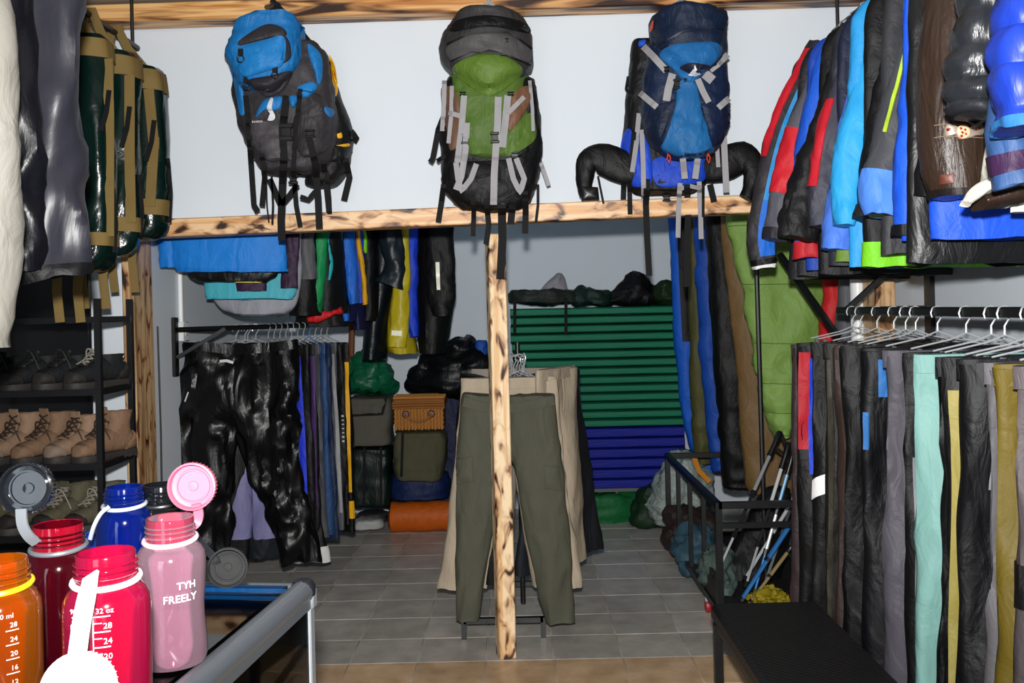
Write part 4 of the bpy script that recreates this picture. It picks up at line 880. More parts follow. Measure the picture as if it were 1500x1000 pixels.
side('dark grey jacket with pale piping between turquoise and blue jackets', 5.56, [(215, 486, 504), (300, 484, 508), (440, 480, 512), (476, 470, 520)], '#16171b', [dict(path=[(490, 280, 14), (494, 350, 16), (494, 396, 7)], col='#55555a', Y=5.32, B=.03)])
side('black jacket with a bright red lining turned out at the hem', 5.5, [(430, 440, 500), (455, 436, 506), (478, 432, 512)], '#131418', [dict(path=[(452, 468, 8), (475, 462, 12), (500, 454, 9)], col='#b81a20', Y=5.22, B=.02)], thick=.16)
side('cobalt blue jacket with royal blue cuff under the header beam', 5.66, [(220, 502, 524), (300, 500, 530), (440, 500, 532), (470, 500, 530)], '#161f57', [dict(path=[(506, 250, 20), (508, 345, 22), (512, 390, 24), (519, 445, 14)], col='#1b62c4', Y=5.4, B=.05), dict(path=[(505, 448, 12), (508, 470, 8)], col='#1d63c6', Y=5.4, B=.03, wr=(.002, 4, 4))])
side('royal blue jacket with a golden yellow sleeve stripe', 5.74, [(225, 520, 534), (300, 520, 540), (460, 520, 542), (482, 524, 544)], '#131a4c', [dict(path=[(524, 300, 14), (526, 380, 14), (529, 444, 13)], col='#1a3fae', Y=5.5, B=.03), dict(path=[(518, 300, 6), (527, 370, 7), (534, 420, 7), (536, 446, 7)], col='#d29b16', Y=5.46, B=.02)])
side('black jacket with a lime green shoulder flash', 5.80, [(225, 532, 550), (300, 530, 556), (440, 534, 560), (470, 534, 556)], '#10141e', [dict(path=[(528, 320, 7), (533, 350, 9), (536, 371, 4)], col='#78c41e', Y=5.55, B=.02)])
side('long dark teal raincoat with a wet sheen under the header beam', 5.9, [(230, 552, 580), (300, 550, 586), (400, 546, 584), (470, 538, 572), (524, 532, 566)], '#18232a', [dict(path=[(566, 290, 34), (572, 350, 38), (578, 390, 30), (570, 418, 44)], mat=shiny('#1b2830'), Y=5.64, B=.05)], bodymat=shiny('#16222a'))
side('yellow raincoat with a white reflective tab under the header beam', 5.94, [(235, 582, 600), (300, 580, 602), (400, 576, 604), (470, 568, 606), (505, 568, 610), (516, 572, 612)], '#b4a11d', [dict(path=[(586, 270, 16), (592, 380, 18), (586, 450, 28), (582, 508, 26)], mat=shiny('#b3a21f', rough=.4), Y=5.7, B=.04, stripes=[(.2, .33, .84, .87, 'refl')])])
side('plain cobalt blue raincoat between the yellow and black raincoats', 5.98, [(235, 600, 612), (300, 598, 614), (450, 594, 614), (494, 600, 614)], '#1535b4', [dict(path=[(603, 280, 13), (603, 400, 17), (602, 460, 17), (608, 492, 8)], col='#1a3cc0', Y=5.78, B=.04)])
side('long black raincoat with a bright reflective sleeve strip at the end of the back rail', 6.04, [(230, 616, 650), (300, 612, 660), (400, 610, 664), (460, 612, 662), (516, 616, 652)], '#1d1c1c', [dict(path=[(642, 280, 40), (644, 350, 42), (646, 420, 42), (648, 462, 30)], col='#232222', Y=5.82, B=.06, stripes=[(.24, .28, .50, .70, 'refl')])])
t_ = M().tube([P(516, 465, 6.6), P(514, 530, 6.6)], .022, 8)
tag(t_.build('wooden_pole', plain('#6b3b1d', .6)), 'short brown wooden pole behind the back room jackets', 'pole')

# ---------------------------------------------------------------- sleeping bags
GS = 'sleeping bags hanging by the back room wall'
t = thing('clothes_rail', 'black steel tube rail hidden behind the header beam carrying the sleeping bags', 'rail', (1.3, 5.6, 2.6))
M().tube([(1.32, 4.7, 2.6), (1.32, 6.9, 2.6)], .013, 10).build('tube', BLK, t)
for y in (4.8, 6.8): M().tube([(1.32, y, 2.6), (1.32, y, ZC)], .008, 8).build('drop_rod', BLK, t)
def sbag(label, Y, rows, mat, thick=.07, edge=None, edge2=None, seams=0, sd=0, wr=(.02, 6, 4), nseam=0):
    t = thing('sleeping_bag', label, 'sleeping bag', P(rows[-1][1], rows[-1][0], Y), GS)
    R = slab_rings(rows, Y, thick, thick, n=40, N=60, p=2.6, er=.03, mod=(quilt(seams, .16) if seams else None))
    o = M().loft(R).build('shell', mat, t, wr=wr, seed=sd)
    vs = [v.co + ORG[t.name] for v in o.data.vertices]; R = [[vs[j * 40 + i] for i in range(40)] for j in range(60)]
    for (a, b, t0, t1, c, nm) in (edge or ()): m = M(); m.strip(R, a, b, t0, t1, .008); m.build(nm, nylon(c), o)
    for k in range(nseam): m = M(); rr = R[int(59 * (.30 + .62 * k / max(1, nseam - 1)))]; m.tube([Vector(rr[i]) + Vector((0, -.001, 0)) for i in range(1, 20)], .0022, 5); m.build('quilt_seam', nylon('#4a6428'), o)
    top = rows[0]; a = P((top[1] + top[2]) / 2, top[0] + 4, Y); m = M(); m.ribbon([a, Vector((a.x * .7 + 1.32 * .3, Y, a.z + .04)), Vector((a.x * .4 + 1.32 * .6, Y, 2.6))], .02, .004); m.build('hanging_loop', BLK_S, t)
    return t
sbag('cobalt blue sleeping bag hanging nearest the foam mats', 6.55, [(150, 975, 1040), (230, 972, 1040), (325, 980, 1026), (420, 984, 1030), (520, 990, 1034), (620, 1000, 1040), (670, 1018, 1044), (694, 1030, 1044)], nylon('#1758c0'), .06, [(.22, .32, .2, .55, '#0c0e14', 'zip_strip')], sd=1, seams=0)
sbag('khaki green sleeping bag showing its foot between the blue ones', 6.35, [(150, 1000, 1050), (330, 1004, 1040), (560, 1012, 1046), (640, 1016, 1046), (680, 1022, 1044)], nylon('#4b4a26'), .05, sd=2)
sbag('deep blue quilted sleeping bag hanging beside the black one', 6.1, [(150, 1004, 1070), (300, 1014, 1064), (400, 1018, 1066), (520, 1026, 1072), (640, 1036, 1078), (690, 1046, 1076)], nylon('#17459e'), .07, sd=3, seams=16)
sbag('black sleeping bag with a maroon inner edge', 5.7, [(140, 1026, 1100), (300, 1032, 1070), (400, 1040, 1074), (520, 1046, 1092), (620, 1052, 1102), (700, 1058, 1106), (716, 1062, 1104)], nylon('#17181a'), .08, [(.03, .12, .62, .98, '#7c2438', 'maroon_edge'), (.0, .03, .3, .98, '#6b6b70', 'piping')], sd=4, seams=14)
sbag('tan brown sleeping bag hanging behind the olive one', 5.5, [(140, 1050, 1190), (300, 1056, 1200), (420, 1064, 1210), (540, 1078, 1210), (640, 1086, 1200), (705, 1090, 1180), (722, 1098, 1168)], nylon('#6d5433'), .07, sd=5)
sbag('olive green quilted sleeping bag hanging behind the black pole', 5.25, [(110, 1050, 1200), (250, 1056, 1206), (330, 1068, 1212), (420, 1084, 1212), (520, 1104, 1206), (580, 1112, 1190), (625, 1128, 1166), (642, 1138, 1156)], nylon('#7a9a4c', crease=.8, sc_=(9, 9, 7)), .08, sd=6, seams=9, wr=(.035, 7, 6), nseam=6)
sbag('red sleeping bag hanging behind the end of the trouser rail', 5.0, [(120, 1190, 1250), (300, 1196, 1250), (410, 1204, 1240), (505, 1202, 1230)], nylon('#c01f24'), .05, sd=7)
sbag('grey sleeping bag hanging between the red one and the white pipe', 4.85, [(120, 1215, 1270), (300, 1224, 1264), (410, 1228, 1252), (520, 1226, 1250)], nylon('#5a5c62'), .05, sd=8)

# ---------------------------------------------------------------- stack of foam mats on a low steel table
YM = 6.72
x0, x1 = P(752, 600, YM).x, P(1004, 600, YM).x; zt = P(880, 716, YM).z
t = thing('steel_table', 'low grey steel table under the stack of green and blue foam mats', 'table', ((x0 + x1) / 2, YM, 0))
M().box(((x0 + x1) / 2, YM + .24, zt - .012), (x1 - x0 - .02, .46, .024)).build('tabletop', plain('#55575b', .5), t)
for x in (x0 + .05, P(905, 740, YM).x, x1 - .05):
    for y in (YM + .05, YM + .42): M().tube([(x, y, 0), (x, y, zt - .02)], .011, 8).build('leg', plain('#8a8d92', .4, .6), t)
zm = zt; ztop = P(880, 449, YM).z; zmid = P(880, 626, YM).z
nb, ng = 6, 14
def mat_mesh(hh, xw, sq=False):
    m = M(); S = sup(20, 5 if not sq else 8); rings = []
    for j in range(13):
        x = -xw / 2 + xw * j / 12
        rings.append([Vector((x, .22 - .24 * a, hh / 2 + (hh / 2 * (.98 + .03 * math.sin(j * 1.3))) * b)) for a, b in S])
    return m.loft(rings)
gm = fabric('#117052', .6, crease=.35, sc_=(3, 10, 30)); bm2 = fabric('#0d1a86', .6, crease=.35, sc_=(3, 10, 30))
hb = (zmid - zm) / nb; hg = (ztop - zmid) / ng
pb = pg = None
for k in range(nb + ng):
    blue = k < nb; hh = hb if blue else hg
    if blue and pb is None: o = pb = mat_mesh(hb * .985, (x1 - x0) * .985, True).build('foam_mat', bm2, local=True)
    elif not blue and pg is None: o = pg = mat_mesh(hg * .97, (x1 - x0)).build('foam_mat', gm, local=True)
    else: o = (pb if blue else pg).copy(); COL.objects.link(o)
    z = zm + (k * hb if blue else nb * hb + (k - nb) * hg)
    o.location = ((x0 + x1) / 2 + (rnd() - .5) * .02, YM + (rnd() - .5) * .016, z)
    tag(o, 'royal blue folded foam sleeping mat in the bottom of the mat stack' if blue else 'green folded foam sleeping mat in the stack above the blue mats', 'foam mat', 'blue foam mats in the stack' if blue else 'green foam mats in the stack')
for x, ya, yb_ in ((754, 440, 488), (829, 440, 490)):
    m = M(); m.ribbon([P(x, ya - 4, YM - .02), P(x, ya + 10, YM - .035), P(x, yb_, YM - .035)], .022, .004)
    tag(m.build('webbing_strap', BLK_S), 'short black webbing strap hanging over the front of the green mats', 'strap', 'black straps over the green mats')
def heap(name, label, cat, rows, Y, mat, df=.15, db=.15, sd=0, wr=(.05, 7, 7), N=26, er=.2, p=2.2, group=None):
    o = M().loft(slab_rings(rows, Y, df, db, n=36, N=N, p=p, er=er)).build(name, mat, wr=wr, seed=sd); return tag(o, label, cat, group)
YT = YM + .2
heap('folded_tarp', 'dark olive folded tarp lying on top of the green mats', 'tarp', [(424, 752, 840), (434, 746, 850), (446, 744, 855)], YT, nylon('#27302a'), sd=1, wr=(.03, 8, 8))
heap('stuff_sack', 'pale grey pointed stuff sack standing on the mat stack', 'stuff sack', [(400, 816, 824), (415, 800, 828), (432, 788, 836), (444, 786, 838)], YT + .1, nylon('#8e8a92'), sd=2, df=.06, db=.06, wr=(.02, 8, 8))
heap('stuff_sack', 'dark green stuff sack lying on the middle of the mat stack', 'stuff sack', [(420, 852, 872), (430, 842, 890), (446, 838, 898)], YT, nylon('#16322a'), sd=3)
heap('stuff_sack', 'large black stuff sack lying on the mat stack beside the blue sleeping bag', 'stuff sack', [(404, 925, 940), (416, 915, 955), (430, 895, 968), (447, 882, 972)], YT, nylon('#121316'), sd=4, wr=(.06, 7, 7))
heap('stuff_sack', 'green and black stuff sack at the corner of the mat stack', 'stuff sack', [(412, 965, 984), (425, 955, 990), (446, 950, 994)], YT - .05, nylon('#1d3a1a'), sd=5)
heap('tent_bag', 'emerald green tent bag lying under the steel table', 'tent bag', [(718, 800, 930), (735, 790, 938), (755, 790, 940), (768, 800, 936)], YM + .1, nylon('#156034'), sd=6, df=.14, db=.14, wr=(.04, 7, 7))
heap('tent_bag', 'dark moss green tent bag on the floor beside the steel table', 'tent bag', [(712, 938, 985), (735, 926, 990), (770, 922, 988)], YM - .1, nylon('#1c3a20'), sd=7, wr=(.05, 7, 7))
plastic = fabric('#8f9a96', .25, crease=1.0, sc_=(16, 16, 16), weave=False)
heap('plastic_bag', 'crumpled translucent plastic bag bulging out of the black cart', 'plastic bag', [(664, 985, 1015), (685, 968, 1030), (710, 958, 1040), (740, 950, 1044), (768, 952, 1030)], 6.2, plastic, sd=8, wr=(.07, 8, 8))
heap('stuff_sack', 'green stuff sack tucked behind the plastic bag', 'stuff sack', [(662, 992, 1020), (680, 985, 1030), (715, 980, 1035)], 6.45, nylon('#2c5a34'), sd=9)
# ---------------------------------------------------------------- luggage heap near the back rail
GLG = 'bags heaped against the back wall'
YL_ = 6.75
def boxbag(name, label, cat, rows, Y, mat, df=.16, db=.18, flap=None, sd=0, p=5, strapc=None, wr=(.014, 8, 8), handle=None, Yoff=0):
    t = thing(name, label, cat, P(rows[-1][1], rows[-1][0], Y), GLG)
    o = M().loft(slab_rings(rows, Y, df, db, n=40, N=30, p=p, er=.10)).build('body', mat, t, wr=wr, seed=sd)
    k = M(); k.v = [tuple(v.co + ORG[t.name]) for v in o.data.vertices]; k.f = [tuple(q.vertices) for q in o.data.polygons]; bv = k.bvh()
    if flap: m = M(); drape(m, flap, bv, Y, .006, .008, smooth=False); m.build('flap', mat, t)
    if strapc:
        for pts in strapc: m = M(); dstrap(m, pts, 4, bv, Y); m.build('strap', BLK_S, t)
    return t, bv
boxbag('dry_bag', 'glossy dark green dry bag standing on the floor under the cooler bag', 'dry bag', [(652, 518, 572), (670, 514, 574), (710, 514, 574), (742, 518, 572)], 6.62, shiny('#0c2a22'), df=.12, sd=1, strapc=[[(534, 655), (533, 740)], [(558, 655), (558, 740)]])
boxbag('dry_bag', 'dark green dry bag with black straps standing behind the olive bag', 'dry bag', [(650, 560, 600), (700, 558, 602), (745, 560, 600)], 6.85, shiny('#0e2c24'), df=.06, sd=2)
boxbag('stuff_sack', 'navy blue stuff sack lying under the olive canvas bag', 'stuff sack', [(690, 574, 655), (708, 570, 660), (728, 572, 658)], 6.72, nylon('#152a5c'), sd=3, p=2.6)
boxbag('luggage_bag', 'dark navy duffel squeezed behind the wicker basket', 'luggage bag', [(570, 640, 690), (600, 636, 694), (690, 636, 690), (760, 636, 680)], 7.0, nylon('#18244e'), df=.1, sd=4)
boxbag('cooler_bag', 'grey olive cooler bag with a flap lid, stacked beside the wicker basket', 'cooler bag', [(580, 514, 572), (592, 508, 576), (630, 508, 575), (652, 512, 574)], 6.62, fabric('#55524a', .75, crease=.3), df=.13, flap=[(510, 584), (568, 582), (564, 606), (512, 608)], sd=5, strapc=[[(516, 608), (560, 606), (566, 580)]])
boxbag('canvas_bag', 'olive canvas bag with a front pocket, stacked under the wicker basket', 'bag', [(628, 584, 650), (645, 578, 655), (680, 578, 652), (702, 586, 646)], 6.58, fabric('#4c4a36', .8, crease=.35), df=.15, flap=[(592, 642), (642, 642), (640, 692), (594, 690)], sd=6, strapc=[[(590, 632), (588, 698)]])
# wicker basket
t = thing('wicker_basket', 'honey coloured wicker picnic basket with a lid and curved handle on the bag heap', 'basket', P(615, 630, 6.5), GLG)
wick = fabric('#b3793a', .55, crease=.2); wick2 = fabric('#8f5a28', .55, crease=.2)
YW = 6.45; a = P(578, 594, YW); b = P(652, 600, YW); c = P(576, 626, YW); d = P(648, 632, YW)
xl, xr = (a.x + c.x) / 2, (b.x + d.x) / 2; z0 = (c.z + d.z) / 2; z1 = (a.z + b.z) / 2 + .005; zl_ = P(615, 564, YW).z
M().box(((xl + xr) / 2, YW + .14, (z0 + z1) / 2), (xr - xl - .01, .27, z1 - z0), bev=.01).build('core', wick2, t)
m = M(); n = 15
for i in range(n):
    x = xl + (xr - xl) * (i + .5) / n; pts = [(x + (.003 if j % 2 else -.003), YW + (-.002 if (i + j) % 2 else .004), z0 + (z1 - z0) * j / 10) for j in range(11)]
    M().tube(pts, .0095, 8).build('weave_strand', wick, t)
for z in (z1 - .006, z1 + .012, z1 + .03): M().tube([(xl - .008, YW - .004, z), ((xl + xr) / 2, YW - .006, z + .003), (xr + .008, YW - .004, z)], .009, 8).build('rim', wick2, t)
lid = M().box(((xl + xr) / 2, YW + .14, z1 + .03), (xr - xl + .015, .28, .055), bev=.012).build('lid', wick2, t)
for j in range(5): M().tube([(xl - .005, YW + .02 + j * .05, z1 + .062), (xr + .005, YW + .02 + j * .05, z1 + .062)], .010, 8).build('slat', wick, lid)
zh = (z0 + z1) / 2 + .03; xm = (xl + xr) / 2
M().tube([(xm + .085 * math.sin(u), YW - .03, zh - .05 * math.cos(u)) for u in np.linspace(-1.5, 1.5, 15)], .007, 8).build('handle', plain('#8a5a2c', .45), t)
for s in (-1, 1): M().lathe([(0, -.02), (.022, -.02), (.026, 0), (.02, .012), (0, .014)], (xm + s * .088, YW - .015, zh), (0, -1, 0), 16).build('handle_rosette', plain('#5f3018', .5), t)
heap('stuff_sack', 'crumpled bright green tarpaulin sack heaped on the cooler bag', 'stuff sack', [(515, 528, 548), (528, 512, 566), (550, 505, 578), (574, 506, 582)], 6.66, shiny('#0e5a3c'), sd=11, wr=(.06, 10, 10), group=GLG)
heap('tarpaulin', 'shiny black crumpled tarpaulin heaped on top of the bags', 'tarpaulin', [(494, 668, 690), (510, 640, 708), (535, 608, 722), (560, 596, 726), (580, 600, 720)], 6.8, shiny('#121519'), sd=12, wr=(.07, 8, 8), group=GLG)
heap('stuff_sack', 'small blue stuff sack beside the black tarpaulin and the timber post', 'stuff sack', [(498, 698, 714), (512, 694, 716), (545, 696, 718)], 6.78, nylon('#1a4a9c'), sd=13, df=.06, db=.06, wr=(.02, 8, 8), group=GLG)
# orange rolled bag on the floor
t = thing('rolled_bag', 'orange cylindrical rolled sleeping mat bag lying on the floor', 'rolled bag', P(610, 773, 6.55), GLG)
A_, B_ = P(570, 751, 6.6), P(668, 750, 6.6); r = .105; pts = []; rad = []
for j in range(26):
    u = j / 25; pts.append(A_.lerp(B_, u) * 1); rad.append(r * min(1, .55 + 3 * min(u, 1 - u) ** .6)); pts[-1] = Vector((pts[-1].x, 6.6, r * .98))
om = nylon('#b5540f', crease=.5)
M().tube(pts, rad, 28).build('body', om, t, wr=(.008, 9, 9))
for s in (0, 1): M().lathe([(0, 0), (.018, 0), (.012, .02), (0, .03)], pts[-1 if s else 0], (1 if s else -1, 0, 0), 10).build('drawcord_end', BLK, t)
for k, (xx, yy, lab, c) in enumerate(((540, 766, 'folded white cloth lying on the floor beside the orange roll', '#a7a8a6'), (548, 756, 'grey folded bag on the floor behind the white cloth', '#3a3b40'))):
    heap('folded_cloth', lab, 'cloth', [(yy - 8, xx - 22, xx + 20), (yy, xx - 26, xx + 24), (yy + 6, xx - 28, xx + 22)], 6.55 + .15 * k, nylon(c), df=.1, db=.1, sd=20 + k, wr=(.015, 8, 8), group=GLG)
# ---------------------------------------------------------------- black wheeled cart with trekking poles
XC0, XC1, YC0, YC1, ZT = .93, 1.56, 4.42, 5.9, .60
t = thing('wheeled_cart', 'black steel tube cart on small red castors holding trekking poles', 'cart', ((XC0 + XC1) / 2, 5.1, 0))
def bb(nm, a, b, w_=.03): M().bar(a, b, w_, w_).build(nm, BLK, t)
for x in (XC0, XC1):
    for y in (YC0, YC1): bb('corner_post', (x, y, .05), (x, y, ZT + .015))
for y in (4.78, 5.15, 5.52): bb('upright', (XC0, y, .09), (XC0, y, ZT), .022)
for z in (ZT, .10):
    for x in (XC0, XC1): bb('side_rail', (x, YC0, z), (x, YC1, z))
    for y in (YC0, YC1): bb('end_rail', (XC0, y, z), (XC1, y, z))
bb('middle_rail', (XC0, YC0 + .02, .50), (XC1, YC0 + .02, .50), .024)
M().box((XC0, 4.60, .17), (.012, .34, .17)).build('side_panel', BLKM, t)
M().box(((XC0 + XC1) / 2, (YC0 + YC1) / 2, .095), (XC1 - XC0, YC1 - YC0, .012)).build('base_panel', BLKM, t)
for x in (XC0, XC1):
    for y in (YC0 + .05, 4.72, YC1 - .05):
        o = M().lathe([(0, -.012), (.032, -.012), (.036, 0), (.032, .012), (0, .012)], (x, y, .036), (1, 0, 0), 18).build('castor', plain('#a11d22', .4), t)
        M().box((x, y, .068), (.03, .04, .02), bev=.003).build('castor_fork', CHROME, t)
def pole(label, a, b, cols, Ya, Yb, r=.009, grip=.14):
    """trekking pole from grip a to tip b (pixels)"""
    A_, B_ = P(*a, Ya), P(*b, Yb)
    if B_.z < .115: B_ = A_.lerp(B_, (A_.z - .115) / (A_.z - B_.z))
    t = thing('trekking_pole', label, 'trekking pole', B_, 'trekking poles leaning in the cart'); d = (B_ - A_)
    L = d.length; g_ = grip / L
    M().tube([A_, A_ + d * .015, A_ + d * g_ * .5, A_ + d * g_], [.012, .018, .013, .015], 10).build('grip', BLK, t)
    n = len(cols); prev = g_
    for i, c in enumerate(cols):
        e = g_ + (1 - g_) * (i + 1) / n
        M().tube([A_ + d * prev, A_ + d * (e - .02)], r * (1 - .15 * i), 8).build('shaft_section', plain(c, .3, .3), t)
        M().tube([A_ + d * (e - .04), A_ + d * e], r * 1.45, 8).build('locking_collar', BLK, t); prev = e
    s_ = Vector((.02, -.02, 0)); M().ribbon([A_, A_ + s_ + Vector((0, 0, -.06)), A_ + s_ * 1.2 + Vector((0, 0, -.12)), A_ + d * g_ * .6], .018, .003).build('wrist_strap', BLK_S, t)
    return t
pole('silver trekking pole with black cork-shaped grip leaning across the cart', (1143, 632), (1046, 850), ['#9a9ca0', '#26272a', '#c3c6c8'], 4.75, 4.52)
pole('white and black trekking pole leaning beside the silver one', (1156, 648), (1092, 860), ['#d8dadb', '#2a2b2e', '#b5b8ba'], 4.72, 4.55)
pole('pale blue and white trekking pole leaning in the cart', (1164, 655), (1104, 872), ['#6f9bbb', '#dfe2e4', '#2b6aa8'], 4.66, 4.56)
pole('bright blue trekking pole leaning low in the cart', (1168, 752), (1082, 885), ['#2f74b8', '#2f74b8'], 4.62, 4.52, r=.012, grip=.05)
pole('tan trekking pole leaning beside the bright blue one', (1160, 800), (1096, 886), ['#9d8a5c', '#9d8a5c'], 4.58, 4.5, grip=.04)
pole('white trekking pole with short collars leaning behind the tan one', (1172, 715), (1090, 850), ['#cfd2d4', '#cfd2d4'], 4.85, 4.62, grip=.05)
pole('dark grey trekking pole half hidden behind the track trousers', (1176, 690), (1118, 862), ['#4a4c50', '#7b7e82'], 4.9, 4.6)
heap('pole_bag', 'long black pole bag leaning in the cart between the trekking poles', 'bag', [(712, 1118, 1160), (760, 1096, 1160), (820, 1066, 1150), (868, 1056, 1130)], 4.95, nylon('#111215'), sd=31, df=.06, db=.06, wr=(.02, 8, 8))
heap('work_gloves', 'yellow work gloves lying at the bottom end of the cart', 'gloves', [(862, 1112, 1138), (870, 1098, 1154), (884, 1094, 1158)], 4.52, nylon('#8d7d1a'), sd=32, df=.07, db=.07, wr=(.05, 22, 22))
for k, (rows, Yh, c, lab) in enumerate((([(770, 1000, 1040), (800, 985, 1060), (850, 1000, 1070)], 5.35, '#2f4a58', 'slate blue cloth bundled in the middle of the cart'), ([(742, 985, 1030), (770, 975, 1050), (810, 985, 1060)], 5.65, '#3a2f2c', 'brown cloth bundled at the far end of the cart'), ([(805, 1030, 1066), (840, 1028, 1076), (872, 1034, 1080)], 4.75, '#4b5a55', 'grey green cloth bundled at the near end of the cart'), ([(776, 978, 1000), (790, 972, 1010), (800, 976, 1012)], 5.75, '#8c7420', 'mustard cloth poking through the cart side'))):
    heap('cloth_bundle', lab, 'cloth', rows, Yh, nylon(c), sd=40 + k, df=.12, db=.12, wr=(.06, 9, 9), group='cloths bundled in the cart')
m = M(); m.ribbon([P(1016, 668, 6.0), P(1024, 690, 5.95), P(1040, 706, 5.9)], .03, .006); tag(m.build('webbing_strap', webbing('#c07a18')), 'orange and white webbing strap hanging over the cart end', 'strap')
# ================================================================ shoe rack with boots
YF_, YBK = 3.60, 3.90
xp = P(146, 600, YF_).x
t = thing('shoe_rack', 'black steel shoe rack with four shelves beside the plank post', 'shoe rack', (-2.1, 3.75, 0))
XS0 = -2.62; zs = [P(146, y, YF_).z for y in (465, 571, 680, 784, 890)] 
for x in (xp, XS0):
    for y in (YF_, YBK): M().bar((x, y, 0), (x, y, 1.62), .022, .022).build('post', BLK, t)
for z in zs + [.12]:
    M().box(((xp + XS0) / 2, (YF_ + YBK) / 2, z - .006), (xp - XS0, YBK - YF_, .006)).build('shelf', plain('#131417', .3), t)
    for y in (YF_, YBK): M().box(((xp + XS0) / 2, y, z - .008), (xp - XS0, .018, .024)).build('shelf_rail', BLK, t)
    for x in (xp, XS0): M().box((x, (YF_ + YBK) / 2, z - .008), (.018, YBK - YF_, .024)).build('shelf_rail', BLK, t)
xbp = P(131, 600, 4.22).x
tag(M().box(((xbp + XF) / 2, 4.27, 1.15), (xbp - XF - .02, .03, 1.5), bev=.004).build('backing_panel', plain('#17181b', .12)), 'glossy black backing panel on the wall behind the shoe rack', 'panel')
def boot(name, label, group, loc, yaw, cols, high=.17, scale=1.0):
    """hiking boot, toe towards -Y"""
    t = thing(name, label, 'boot', loc, group, yaw); up, toe, sole, lace = cols
    k = scale; S = sup(20, 2.4)
    def ring(y, hw, z0, z1): return [Vector((hw * a, y, (z0 + z1) / 2 + (z1 - z0) / 2 * b)) * k for a, b in S]
    # sole with tread
    R = [[Vector((hw * a, y, z)) * k for a, b in ((-1, 0), (1, 0))] for y, hw, z in ()]
    out = [(-.15, .012), (-.145, .03), (-.125, .043), (-.09, .05), (-.04, .045), (.01, .039), (.06, .038), (.10, .037), (.125, .03), (.135, .012)]
    pr = [(w_, y) for y, w_ in out] + [(-w_, y) for y, w_ in reversed(out)]
    m = M(); m.loft([[Vector((x * s, y, z)) * k for x, y in pr] for z, s in ((0, .96), (.004, 1), (.022, 1.03), (.028, 1.0))]); so = m.build('sole', sole, t, local=True)
    m = M()
    for y in np.linspace(-.13, .11, 9): m.box((0, y * k, .004 * k), (.088 * k * (1 - 1.6 * abs(y) ** 1.2), .012 * k, .012 * k))
    m.build('tread', sole, so, local=True)
    # upper: toe box to heel, then the shaft
    m = M(); m.loft([ring(-.146, .016, .026, .045), ring(-.135, .034, .024, .07), ring(-.11, .043, .024, .083), ring(-.07, .046, .024, .09), ring(-.03, .043, .024, .108), ring(.01, .041, .024, .120), ring(.05, .040, .024, .115), ring(.09, .038, .024, .108), ring(.115, .032, .024, .098), ring(.127, .015, .03, .08)])
    m.build('upper', up, t, wr=(.004, 30, 30), local=True)
    rr = []
    for j in range(9):
        u = j / 8; z = .09 + (high - .09) * u; c = .060 + .014 * u; hy = .062 - .006 * u - .012 * math.sin(u * 3.1); hx = .038 + .003 * math.sin(u * 3)
        rr.append([Vector((hx * a, c - .012 + hy * b, z)) * k for a, b in S])
    rr += [[Vector((.034 * a, .055 + .05 * b, high - .004)) * k for a, b in S], [Vector((.03 * a, .055 + .046 * b, high - .03)) * k for a, b in S]]
    m = M(); m.loft(rr); m.build('shaft', up, t, wr=(.005, 28, 28), local=True)
    m = M(); m.loft([ring(-.149, .018, .024, .05), ring(-.138, .037, .023, .072), ring(-.118, .045, .023, .078), ring(-.10, .0465, .023, .07), ring(-.095, .045, .023, .05)]); m.build('toe_cap', toe, t, local=True)
    m = M(); m.loft([ring(.132, .018, .024, .09), ring(.118, .0355, .023, .10), ring(.09, .041, .023, .085), ring(.07, .0412, .023, .06)]); m.build('heel_cap', toe, t, local=True)
    m = M(); pts = [(0, -.082, .094), (0, -.05, .108), (0, -.022, .128), (0, -.008, high - .02), (0, -.018, high + .022)]; m.ribbon([Vector(p) * k for p in pts], .045 * k, .008 * k, nrm=(0, -.7, .7)); m.build('tongue', up, t, local=True)
    m = M(); rows_ = [(-.078, .098), (-.060, .106), (-.042, .118), (-.026, .134), (-.016, .15), (-.013, high - .004)]
    for i in range(len(rows_) - 1):
        (y1, z1), (y2, z2) = rows_[i], rows_[i + 1]
        for s in (-1, 1): m.tube([Vector((s * .024, y1 - .004, z1)) * k, Vector((0, (y1 + y2) / 2 - .010, (z1 + z2) / 2 + .006)) * k, Vector((-s * .024, y2 - .004, z2)) * k], .0032 * k, 5)
    y1, z1 = rows_[-2]
    for s in (-1, 1): m.tube([Vector((s * u * .03, y1 - .014 - .01 * math.sin(u * 3), z1 + .012 * math.sin(u * 3.1) - .03 * u * u)) * k for u in np.linspace(0, 1.4, 9)], .003 * k, 5)
    m.build('laces', lace, t, local=True)
    for i, (y1, z1) in enumerate(rows_):
        m = M()
        for s in (-1, 1): m.lathe([(0, -.003), (.005, -.003), (.005, .003), (0, .003)], Vector((s * .027, y1 + .002, z1 - .002)) * k, (s * .5, -.6, .6), 8)
        if i % 2 == 0: m.build('eyelets', plain('#7d756a', .3, .8), t, local=True)
    return t
leath = fabric('#8a6f5a', .7, crease=.3, sc_=(30, 30, 30)); leath2 = fabric('#7a5f4a', .7, crease=.3, sc_=(30, 30, 30)); dk = fabric('#26282a', .7, crease=.3, sc_=(30, 30, 30)); dk2 = fabric('#353330', .7, crease=.3, sc_=(30, 30, 30))
olv = fabric('#55503f', .75, crease=.3, sc_=(30, 30, 30)); rub = plain('#2a2624', .7); rub2 = plain('#3d3a38', .7); brl = plain('#2c1d12', .8); gyl = plain('#8a8478', .8); bkl = plain('#0e0e0f', .7)
def shelf_at(px, py, zi): 
    return (P(px, py, 3.78).x, 3.77, zs[zi] - .003)
yw = math.radians(-26)
